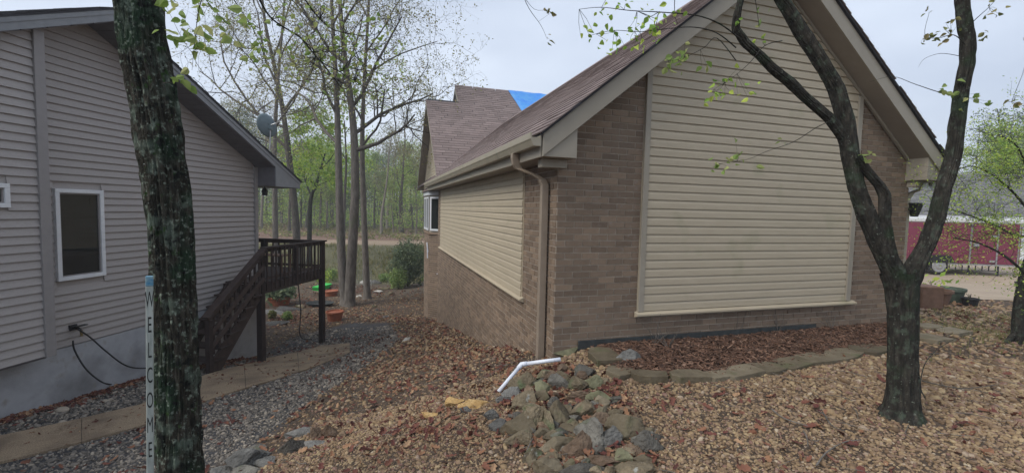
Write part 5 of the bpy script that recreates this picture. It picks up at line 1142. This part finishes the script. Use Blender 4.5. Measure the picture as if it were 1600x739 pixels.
def wt(px, Yd, k, sc=1.0, where=None):
    if where is None: sc *= (Yd+10)/Yd; Yd += 10
    p = at(px, 350, Yd); z_ = g1(p[0], p[1])
    place_tree('pine_tree' if k in (4, 7) else 'woodland_tree', VL[k]+' '+(where or spot(px, Yd, k)), (p[0], p[1], z_-.1), VAR[k][0], VAR[k][1], 'trees in the wood behind the garden' if where is None else None, rz=rs.uniform(0, 6.28), sc=sc*rs.uniform(.9, 1.12))
for px, Yd, k, sc in [(385, 44, 7, .8), (405, 47, 4, .8), (440, 52, 1, .8), (470, 46, 3, .9), (500, 44, 0, .62), (520, 50, 3, .9), (560, 48, 7, .55), (585, 47, 1, .6), (605, 46, 2, .75), (625, 44, 0, .55), (645, 48, 3, .8), (665, 45, 5, .8), (690, 52, 1, .7),
                      (415, 58, 0, .8), (455, 62, 7, .9), (490, 58, 1, .8), (530, 60, 0, .8), (570, 58, 3, 1.1), (600, 60, 7, .75), (635, 58, 1, .8), (660, 62, 0, .8), (700, 60, 5, .9), (370, 60, 2, 1), (345, 56, 5, .9), (650, 40, 6, .9), (615, 41, 6, .8), (430, 42, 6, .9), (510, 42, 6, .7),
                      (395, 70, 1, .9), (435, 74, 0, 1), (475, 72, 4, .8), (515, 76, 1, 1), (555, 72, 0, .9), (595, 76, 7, .8), (630, 72, 1, .9), (670, 76, 0, .9), (330, 70, 0, .9), (300, 66, 1, .9), (260, 60, 2, 1), (720, 66, 2, .9), (760, 70, 1, .9), (685, 38, 5, .75), (220, 62, 0, 1), (180, 66, 5, 1)]: wt(px, Yd, k, sc)
# many thin stems deeper in, reading as one mass
tm = TM(); lf = TM(); X = rs.uniform(-80, 22, 420); Y = rs.uniform(62, 120, 420); Zt = gz(X, Y)
for x, y, z_ in zip(X, Y, Zt):
    h = rs.uniform(8, 14); tm.tube([(x, y, z_-.2), (x+rs.normal(0, .3), y, z_+h*.5), (x+rs.normal(0, .6), y, z_+h)], [.13, .09, .03], 4)
o = link('far_wood', tm.mesh('far_wood', 'bark_wood'), None); tag(o, 'mass of thin trunks deep in the wood behind the garden', 'woodland', kind='stuff')
n = 52000; i_ = rs.integers(0, 420, n); ht = rs.random(n)**.8*9; P = np.c_[X[i_]+rs.normal(0, 1.9, n), Y[i_]+rs.normal(0, 1.9, n), Zt[i_]+.4+ht]; lf.leaves(P, .17)
o = link('far_foliage', lf.mesh('far_foliage', 'leaf_fresh'), None); tag(o, 'mass of green leaves deep in the wood behind the garden', 'woodland', kind='stuff')
lf = TM(); n = 15000; P = np.c_[rs.uniform(-55, 12, n), rs.uniform(60, 84, n), np.zeros(n)]; P[:, 2] = gz(P[:, 0], P[:, 1])+rs.random(n)**2*2.2; P = P[(patch(P[:, 0], P[:, 1], .6) > .45)]; lf.leaves(P, .16)
o = link('undergrowth', lf.mesh('undergrowth', 'leaf_fresh'), None); tag(o, 'bright green undergrowth along the edge of the wood', 'undergrowth', kind='stuff')
lf = TM(); n = 26000; P = np.c_[rs.uniform(-50, 10, n), rs.uniform(41, 62, n), np.zeros(n)]; P[:, 2] = gz(P[:, 0], P[:, 1])+rs.random(n)**2*.35; P = P[(patch(P[:, 0], P[:, 1], .5, 3)*patch(P[:, 0], P[:, 1], 1.6) > .16)]; lf.leaves(P, .12)
o = link('undergrowth', lf.mesh('undergrowth', 'leaf_olive'), None); tag(o, 'olive weeds and fallen leaves in patches on the brown slope above the track', 'undergrowth', kind='stuff')
for px, Yd, k, sc, wh in ((408, 50, 5, .8, 'alone on the brown slope behind the deck railing'), (452, 47, 2, .75, 'alone on the brown slope beside the curved oak'), (512, 53, 0, .8, 'alone on the brown slope left of the oak pair'), (596, 49, 2, .8, 'alone on the brown slope right of the thin oak'), (628, 52, 5, .85, 'alone on the brown slope above the evergreen bush'), (478, 56, 3, 1, 'alone high on the slope behind the dark split tree')): wt(px, Yd, k, sc, wh)
# --- dark bush by the brick house, garden bits
def bush(name, label, p, rx, rz_, n, size, m, seed, group=None, core='bark_dark'):
    rs = np.random.default_rng(seed); o = empty(name, p, label, 'bush', group); tm = TM()
    for _ in range(16):
        a = rs.uniform(0, 6.28); q = np.array([math.cos(a)*rx*.7*rs.random(), math.sin(a)*rx*.7*rs.random(), rz_*rs.uniform(.6, 1)]); tm.tube([np.zeros(3), q*.5+rs.normal(0, .04, 3), q], [.02*rx, .013*rx, .006*rx], 4)
    link('stems', tm.mesh('stems', core), None, o)
    a = rs.normal(size=(n, 3)); a /= np.linalg.norm(a, axis=1)[:, None]; r_ = rs.random(n)**.4; lump = np.array([1+.45*noise.noise(Vector(q*2.2)+Vector((seed, 0, 0))) for q in a]); P = a*(r_*lump)[:, None]*np.array([rx, rx, rz_*.5])+np.array([0, 0, rz_*.5])
    lf = TM(); lf.leaves(P, size); link('foliage', lf.mesh('foliage', m), None, o); return o
pb_ = og(637, 448); bush('evergreen_bush', 'dense dark green evergreen bush beside the rear wall of the brick house', pb_, .95, 2.5, 9000, .05, 'leaf_pine', 3)
pb_ = og(622, 452); bush('evergreen_bush', 'smaller brighter bush growing at the foot of the dark evergreen one', pb_, .45, 1.1, 2500, .045, 'leaf_mid', 4)
for i, (x, y, rx, h_, m, lb) in enumerate([(449, 500, .16, .3, 'leaf_mid', 'small leafy plant beside the stepping stones behind the stairs'), (506, 447, .4, .9, 'leaf_fresh', 'green shrub behind the right deck post'), (600, 440, .35, .5, 'leaf_mid', 'low green plant left of the dark evergreen bush'), (425, 498, .14, .3, 'leaf_olive', 'spindly plant seen just right of the left deck post'), (520, 440, .35, .8, 'leaf_mid', 'green shrub between the deck post and the oak pair'), (665, 440, .3, .4, 'leaf_lime', 'bright low plant at the foot of the rear brick wall')]):
    bush('shrub', lb, og(x, y), rx, h_, 700, .03+.012*(rx > .3), m, 20+i)
def pot(name, label, p, r, h, m, plant=None, n=0, seed=0, rim=True, flare=1.25):
    o = empty(name, p, label, 'pot'); MB().lathe([(r/flare, 0), (r*.97, h*.82), (r*1.07, h*.83), (r*1.07, h), (r*.96, h), (r*.92, h*.86), (0, h*.85)], 20).build('pot_body', m, o, smooth=False)
    if plant:
        rs = np.random.default_rng(seed); T = TM(); T.leaves(rs.normal(0, 1, (n, 3))*np.array([r*.6, r*.6, h*.35])+np.array([0, 0, h*1.35]), r*.22); link('plant', T.mesh('plant', plant), None, o)['kind'] = 'stuff'
        t2 = TM(); [t2.tube([(0, 0, h*.8), (rs.normal(0, r*.3), rs.normal(0, r*.3), h*1.5)], [.006, .003], 4) for _ in range(5)]; link('stems', t2.mesh('stems', 'bark_dark'), None, o)
    return o
pot('plant_pot', 'terracotta pot standing on the ground right of the deck post', og(523, 501), .26, .32, 'terracotta')
pot('plant_pot', 'wide planter under the deck holding a dark bushy plant', og(437, 476), .42, .35, 'terracotta', 'leaf_pine', 900, 5)
pot('plant_pot', 'brown planter with a green seedling beside the driveway', og(1458, 475), .27, .3, 'pot_brown', 'leaf_fresh', 26, 6)
pot('plant_pot', 'grey green tub behind the brown planter by the driveway', og(1481, 472), .25, .3, 'pot_green')
pot('plant_pot', 'small black pot with a thin sprig at the driveway edge', og(1515, 478), .13, .16, 'black_plastic', 'leaf_olive', 8, 7)
o = MB().box(-.2, .2, -.2, .2, 0, .42).build('stone_block', 'pot_brown', loc=og(1441, 480), bev=.02); tag(o, 'square brown block between the trunk and the brown planter', 'block')
pot('plant_pot', 'terracotta bowl near the foot of the oak pair', og(517, 462), .3, .25, 'terracotta')
# grey basin tray behind the deck posts
o = empty('pond_tray', og(500, 478), 'dark shallow basin lying on the ground behind the right deck post', 'basin'); MB().lathe([(.7, 0), (.95, .16), (1.0, .2), (.93, .2), (.7, .06), (0, .05)], 24).build('basin', 'dark_membrane', o); o.scale = (.55, .4, .7)
# wheelbarrow with green tub
wb = empty('wheelbarrow', og(503, 460), 'bright green wheelbarrow standing in the garden behind the deck', 'wheelbarrow')
MB().prism([(-.5, -.28, .32), (.35, -.28, .38), (.6, -.36, .68), (-.6, -.36, .6)], (0, .6, 0)).build('tub', 'green_plastic', wb, bev=.03)
MB().tube([(-1.1, -.25, .6), (0, -.2, .3), (.7, 0, .2)], .02, 6).build('handle', 'black_plastic', wb); MB().tube([(-1.1, .25, .6), (0, .2, .3), (.7, 0, .2)], .02, 6).build('handle', 'black_plastic', wb)
o = MB().lathe([(.0, -.04), (.17, -.04), (.2, -.02), (.2, .02), (.17, .04), (0, .04)], 18).build('wheel', 'black_rubber', wb); o.rotation_euler = (R(90), 0, 0); o.location = (.7, 0, .2)
MB().tube([(-.35, -.2, .0), (-.3, -.2, .35)], .018, 6).build('leg', 'black_plastic', wb); MB().tube([(-.35, .2, .0), (-.3, .2, .35)], .018, 6).build('leg', 'black_plastic', wb)
wb.scale = (.7, .7, .7); wb.rotation_euler = (0, 0, R(70))
# stepping stones and garden rocks
for i, (x, y, w_, h_, m, lb) in enumerate([(432, 488, 34, 7, B_, 'pale stepping stone just right of the left deck post'), (450, 482, 30, 6, B_, 'stepping stone beyond the leafy plant'), (428, 503, 36, 8, B_, 'nearest stepping stone behind the left deck post'), (560, 462, 9, 5, 'rock_white', 'white stone beside the oak pair'), (600, 450, 14, 7, T_, 'tan garden rock left of the bush'), (590, 455, 12, 6, 'rock_white', 'whitish garden rock left of the bush'), (585, 440, 16, 7, B_, 'grey rock at the far edge of the garden'),
        (612, 458, 10, 5, T_, 'small tan rock at the foot of the bush'), (498, 455, 16, 8, T_, 'tan rock behind the right deck post'), (470, 478, 16, 8, T_, 'tan rock left of the dark basin'), (637, 530, 10, 7, 'rock_white', 'white stone on the leafy slope'), (630, 522, 9, 6, T_, 'small tan stone on the leafy slope'), (575, 440, 14, 6, 'rock_white', 'white rock at the far garden edge'), (550, 447, 13, 6, 'rock_white', 'pale rock right of the oak pair'), (520, 452, 12, 6, B_, 'grey rock beside the terracotta bowl'), (672, 478, 12, 7, B_, 'grey stone at the rear house wall')]):
    rock('stone', x, y, w_, h_, m, lb, 'stone', seed=120+i, thick=.1 if 'stepping' in lb else None)
# edge stones running down the leafy slope
for i in range(9):
    rock('stone', 585+i*6, 478+i*5.5, 8, 4, B_ if i % 2 else T_, 'small edging stone in the broken line across the leafy slope', 'stone', seed=150+i, group='broken line of small stones on the leafy slope')
# hose hanging from the deck
o = MB().tube(hang([LW(.7, 9.95, -.2), LW(.75, 10.0, -1.0), LW(.8, 9.9, -1.6), og(487, 531, .02), og(520, 530, .02), og(560, 527, .02)]), .012, 6).build('garden_hose', 'black_rubber', smooth=True); tag(o, 'dark hose dropping from the deck and trailing over the gravel', 'hose')
o = empty('hanging_light', LW(.0, 9.75, 1.98), 'small dark lamp hanging under the eave of the grey house', 'lamp'); MB().lathe([(.05, -.18), (.07, -.08), (.03, 0), (0, .01)], 10).build('shade', 'black_plastic', o); MB().tube([(0, 0, 0), (0, 0, .1)], .008, 5).build('stem', 'black_plastic', o)
# wire fence beyond the oaks
wf = empty('wire_fence', og(545, 452), 'faint low wire fence between the oaks and the pond edge', 'fence'); b = np.array(wf.location)
q0 = og(545, 447)-b; q1 = og(580, 447)-b
for k in range(6): p_ = lerp(q0, q1, k/5); MB().tube([p_, p_+np.array([0, 0, .9])], .012, 5).build('fence_post', 'steel', wf)
m_ = MB()
for k in range(9): m_.tube([q0+np.array([0, 0, .1+k*.1]), q1+np.array([0, 0, .1+k*.1])], .004, 3)
for k in range(26): p_ = lerp(q0, q1, k/25); m_.tube([p_+np.array([0, 0, .05]), p_+np.array([0, 0, .9])], .004, 3)
m_.build('wire_mesh', 'steel', wf)
# sprigs in the mulch bed and twigs on the gravel
for i, (x, y, lb) in enumerate([(1022, 540, 'dry twiggy stalk at the left end of the mulch bed'), (1045, 545, 'second dry stalk near the left end of the mulch bed'), (1150, 525, 'bare stalk below the middle of the siding panel'), (1215, 520, 'dry brown stalk in the mulch right of the middle'), (1300, 515, 'dry leafy stalk near the right end of the mulch bed')]):
    rs = np.random.default_rng(i+300); p = og(x, y); tm = TM()
    for _ in range(7):
        q = np.array([rs.normal(0, .1), rs.normal(0, .06), rs.uniform(.15, .38)]); tm.tube([np.zeros(3), q*.5+rs.normal(0, .015, 3), q], [.004, .003, .0015], 4)
    o = link('dry_stalk', tm.mesh('dry_stalk', 'bark_oak'), None, None, p); tag(o, lb, 'plant')
for i, (L, lb) in enumerate([([(1205, 645), (1225, 660), (1262, 672)], 'pale curved stick on the gravel left of the forked tree'), ([(1275, 735), (1290, 715), (1318, 698), (1345, 694)], 'pale arched stick at the bottom of the gravel yard'), ([(1255, 680), (1260, 690), (1262, 705)], 'short stick between the two pale curved ones'), ([(1285, 650), (1300, 672), (1320, 680)], 'thin dark twig right of the pale curved stick'), ([(1440, 600), (1500, 612), (1560, 606)], 'long thin twig lying right of the forked tree'), ([(820, 720), (833, 690), (850, 676)], 'thin twig lying among the spilled rocks')]):
    P = [og(x, y, .035) for x, y in L]; b = P[0]; o = MB().tube([q-b for q in catmull(P, 6)], list(np.linspace(.007, .003, 6*(len(P)-1))), 6).build('stick', 'bark_oak', loc=b, smooth=True); tag(o, lb, 'stick')
rs = np.random.default_rng(808); tm = TM()
for _ in range(260):
    x, y = rs.uniform(-3, 7.5), rs.uniform(2.2, 8)
    if not yard(np.array([x]), np.array([y]))[0]: continue
    a = rs.uniform(0, 6.28); l = rs.uniform(.08, .4); P = [np.array([x+math.cos(a+rs.normal(0, .15)*k)*l*k/3, y+math.sin(a+rs.normal(0, .15)*k)*l*k/3, 0]) for k in range(4)]
    for q in P: q[2] = g1(q[0], q[1])+.028+rs.uniform(0, .01)
    tm.tube(P, [.0035, .003, .0025, .0012], 4)
o = link('twig_litter', tm.mesh('twig_litter', 'bark_oak'), None); tag(o, 'small dead twigs strewn over the gravel yard', 'twigs', kind='stuff')
# ------------------------------------------------------------------ right background: trailer, neighbour house, small tree
TRY = 18.0; tA = at(1395, 425, 17.0); tB = at(1592, 425, 16.4)
tA[2] = g1(tA[0], tA[1]); tB[2] = g1(tB[0], tB[1]); tdir = (tB-tA)[:2]; Lt = float(np.linalg.norm(tdir)); trz = math.atan2(tdir[1], tdir[0])
tr = empty('cargo_trailer', (tA[0], tA[1], max(tA[2], tB[2])+.03), 'dark red enclosed cargo trailer with a white roof edge parked on the driveway', 'trailer', rz=trz)
MB().box(0, Lt, 0, 2.1, .42, 1.95).build('body', 'trailer_red', tr, bev=.03)
MB().box(-.02, Lt+.02, -.02, 2.12, 1.951, 2.12).build('roof', 'trailer_white', tr, bev=.04)
MB().box(0, Lt, -.012, 2.11, .37, .419).build('frame_rail', 'steel', tr)
def seam(x, w_=.05, m='trailer_white', z0=.43, z1=1.94, n='door_trim'): return MB().box(x, x+w_, -.02, -.001, z0, z1).build(n, m, tr)
xd = Lt*.60; seam(xd, .05, 'steel'); seam(Lt*.81, .05, 'steel'); MB().box(xd+.1, xd+.28, -.05, -.001, 1.08, 1.2).build('door_handle', 'steel', tr)
MB().box(Lt*.76, Lt*.8, -.04, -.001, .5, .58).build('door_hinge', 'steel', tr); MB().box(Lt*.76, Lt*.8, -.04, -.001, 1.45, 1.53).build('door_hinge', 'steel', tr)
seam(Lt*.975, .04, 'steel')
for wx in (.33,):
    for wy in (-.14, 1.98):
        w0 = MB().lathe([(0, -.1), (.27, -.1), (.33, -.06), (.33, .06), (.27, .1), (0, .1)], 28).build('wheel', 'black_rubber', tr, smooth=False); w0.rotation_euler = (R(90), 0, 0); w0.location = (Lt*wx, wy, .32)
        h0 = MB().lathe([(0, .12), (.08, .125), (.14, .108), (.22, .112), (.235, .101)], 24).build('rim', 'steel', w0)
MB().prism([(Lt*.33-.5, -.28, .45), (Lt*.33-.36, -.28, .72), (Lt*.33+.36, -.28, .72), (Lt*.33+.5, -.28, .45)], (0, .27, 0)).build('fender', 'black_plastic', tr)
o = MB().lathe([(0, -.09), (.25, -.09), (.3, 0), (.25, .09), (0, .09)], 24).build('spare_wheel', 'black_rubber', tr); o.rotation_euler = (0, R(0), 0); o.location = (Lt*.4, .5, .2)
m_ = MB()
for k in range(8): m_.box(Lt*.45+k*.22, Lt*.45+k*.22+.012, -.02, .02, .18, .36)
m_.box(Lt*.45, Lt*.45+1.62, -.02, .02, .17, .19); m_.build('step_rack', 'black_plastic', tr)
for k in (.6, .83): MB().box(Lt*k, Lt*k+.04, -.03, .01, .0, .36).build('jack_leg', 'black_plastic', tr)
# neighbour's house behind the trailer
nh = empty('neighbour_house', (at(1600, 400, 27)[0], 27, -.7), 'pale neighbour house with a grey shingle roof behind the red trailer', 'house', rz=R(-4))
MB().box(-13, 14, 0, 8, -.5, 2.55).build('wall', 'garage_door', nh)
m_ = MB(); m_.prism([(-13.4, -.5, 2.5), (-13.4, 4, 5.5), (-13.4, 8.5, 2.5)], (28, 0, 0)); m_.build('roof_deck', 'shingle_grey', nh)
nl_ = math.hypot(4.5, 3.0)
shingles(nh, (-13.45, -.55, 2.49), (1, 0, 0), np.array([0, 4.5, 3.0])/nl_, np.array([0, -3.0, 4.5])/nl_, 88, int(nl_/.2), .32, .2, lambda a, b, c, d: (max(a, 0), b) if b > 0 else None, 'shingle_grey', 0)
MB().box(-13.4, 14.6, -.58, -.51, 2.3, 2.52).build('gutter', 'white_frame', nh)
for x0 in (-9.5, -5.2, -1.0, 3.2):
    g_ = MB().box(x0, x0+3.2, -.06, -.001, -.1, 2.1).build('garage_door', 'white_frame', nh)
    for k in range(4): MB().box(x0+.06, x0+3.14, -.085, -.061, -.05+k*.54, .44+k*.54).build('panel', 'trailer_white', g_)
sheet('parking_apron', [(5.3, 24.05), (60, 24.05), (60, 27.2), (5.3, 27.2)], 'pale_concrete', .03, 6)
# trees behind the neighbour and on the right
for i, (px, Yd, k, sc, wh) in enumerate([(1545, 36, 1, .62, 'behind the neighbour house, left of the tall pine'), (1590, 38, 4, .62, 'rising highest behind the neighbour house'), (1510, 42, 5, .66, 'behind the neighbour house near the right limb'), (1640, 36, 0, .7, 'at the right edge behind the neighbour house'), (1475, 44, 3, .7, 'just clear of the brick house roof on the right'), (1700, 40, 1, .8, 'beyond the right edge of the view'), (1565, 33, 3, .7, 'behind the ridge of the neighbour house'), (1610, 32, 6, 1.1, 'low behind the neighbour roof'), (1575, 37, 0, .72, 'between the two tallest trees behind the neighbour house'), (1530, 39, 0, .6, 'right of the right limb, behind the neighbour house'), (1620, 34, 1, .66, 'crowding the right edge behind the neighbour house')]): wt(px, Yd, k, sc, wh)
# feathery small tree on the right
jb = og(1590, 536); jt = empty('ornamental_tree', jb, 'small feathery ornamental tree with fine new leaves at the right edge', 'tree'); rs = np.random.default_rng(55); tm = TM(); tips = []
JY = jb[1]
def jp(x, y, d_=0): return at(x, y, JY+d_)-jb
tm.tube(catmull([jp(1592, 545), jp(1592, 500), jp(1598, 450), jp(1612, 400), jp(1640, 370)], 5), np.linspace(.075, .05, 20), 10)
tm.tube(catmull([jp(1570, 538), jp(1586, 520), jp(1592, 505)], 5), np.linspace(.03, .04, 10), 8)
for L_, d_ in (([(1640, 370), (1590, 368), (1550, 350), (1510, 335), (1470, 322)], (0, .5)), ([(1605, 430), (1570, 400), (1530, 380), (1490, 372)], (0, -.4)), ([(1640, 380), (1600, 320), (1560, 280), (1520, 260), (1490, 268)], (0, .3)), ([(1640, 360), (1610, 280), (1590, 230), (1560, 210)], (0, -.3)), ([(1640, 370), (1630, 300), (1620, 240), (1610, 200)], (0, .4))):
    n = len(L_); P = catmull([jp(x, y, lerp(d_[0], d_[1], i/(n-1))) for i, (x, y) in enumerate(L_)], 5); tm.tube(P, np.linspace(.02, .005, len(P)), 6)
    for k in range(4, len(P), 1):
        for _ in range(2):
            dd = np.array([rs.normal(-.3, .5), rs.normal(0, .6), rs.normal(.1, .4)]); grow(tm, tips, P[k], dd, .42, .0028, 2, rs, .0, .7, (0, 0, 3, 2), .25)
link('trunk', tm.mesh('trunk', 'bark_dark'), None, jt); T = np.array(tips); lf = TM(); lf.leaves(np.repeat(T, 5, 0)+rs.normal(0, .05, (len(T)*5, 3)), .013); link('foliage', lf.mesh('foliage', 'leaf_fresh'), None, jt)
pst = og(1604, 476); o = empty('planter_stand', pst, 'dark stand with a bowl of pale foliage at the right edge of the drive', 'planter'); MB().lathe([(.12, 0), (.1, .04), (.05, .1), (.05, .3), (.16, .36), (.2, .46), (.18, .46), (0, .4)], 16).build('stand', 'black_plastic', o)
lf = TM(); lf.leaves(rs.normal(0, 1, (260, 3))*np.array([.16, .16, .1])+np.array([0, 0, .62]), .03); link('plant', lf.mesh('plant', 'leaf_olive'), None, o)['kind'] = 'stuff'
# thin overcast air
hz = MB().box(-960, 960, -960, 960, -30, 40).build('haze', None); tag(hz, 'thin pale air filling the whole place', 'haze', kind='stuff')
hm = bpy.data.materials.new('haze'); hm.use_nodes = True; ht_ = hm.node_tree; ht_.nodes.clear(); ho = N(ht_, 'ShaderNodeOutputMaterial'); hv = N(ht_, 'ShaderNodeVolumePrincipled'); hv.inputs['Density'].default_value = .002; hv.inputs['Color'].default_value = (.9, .93, .97, 1); ht_.links.new(hv.outputs[0], ho.inputs['Volume']); hz.data.materials.append(hm)
print('objects', len(bpy.data.objects))
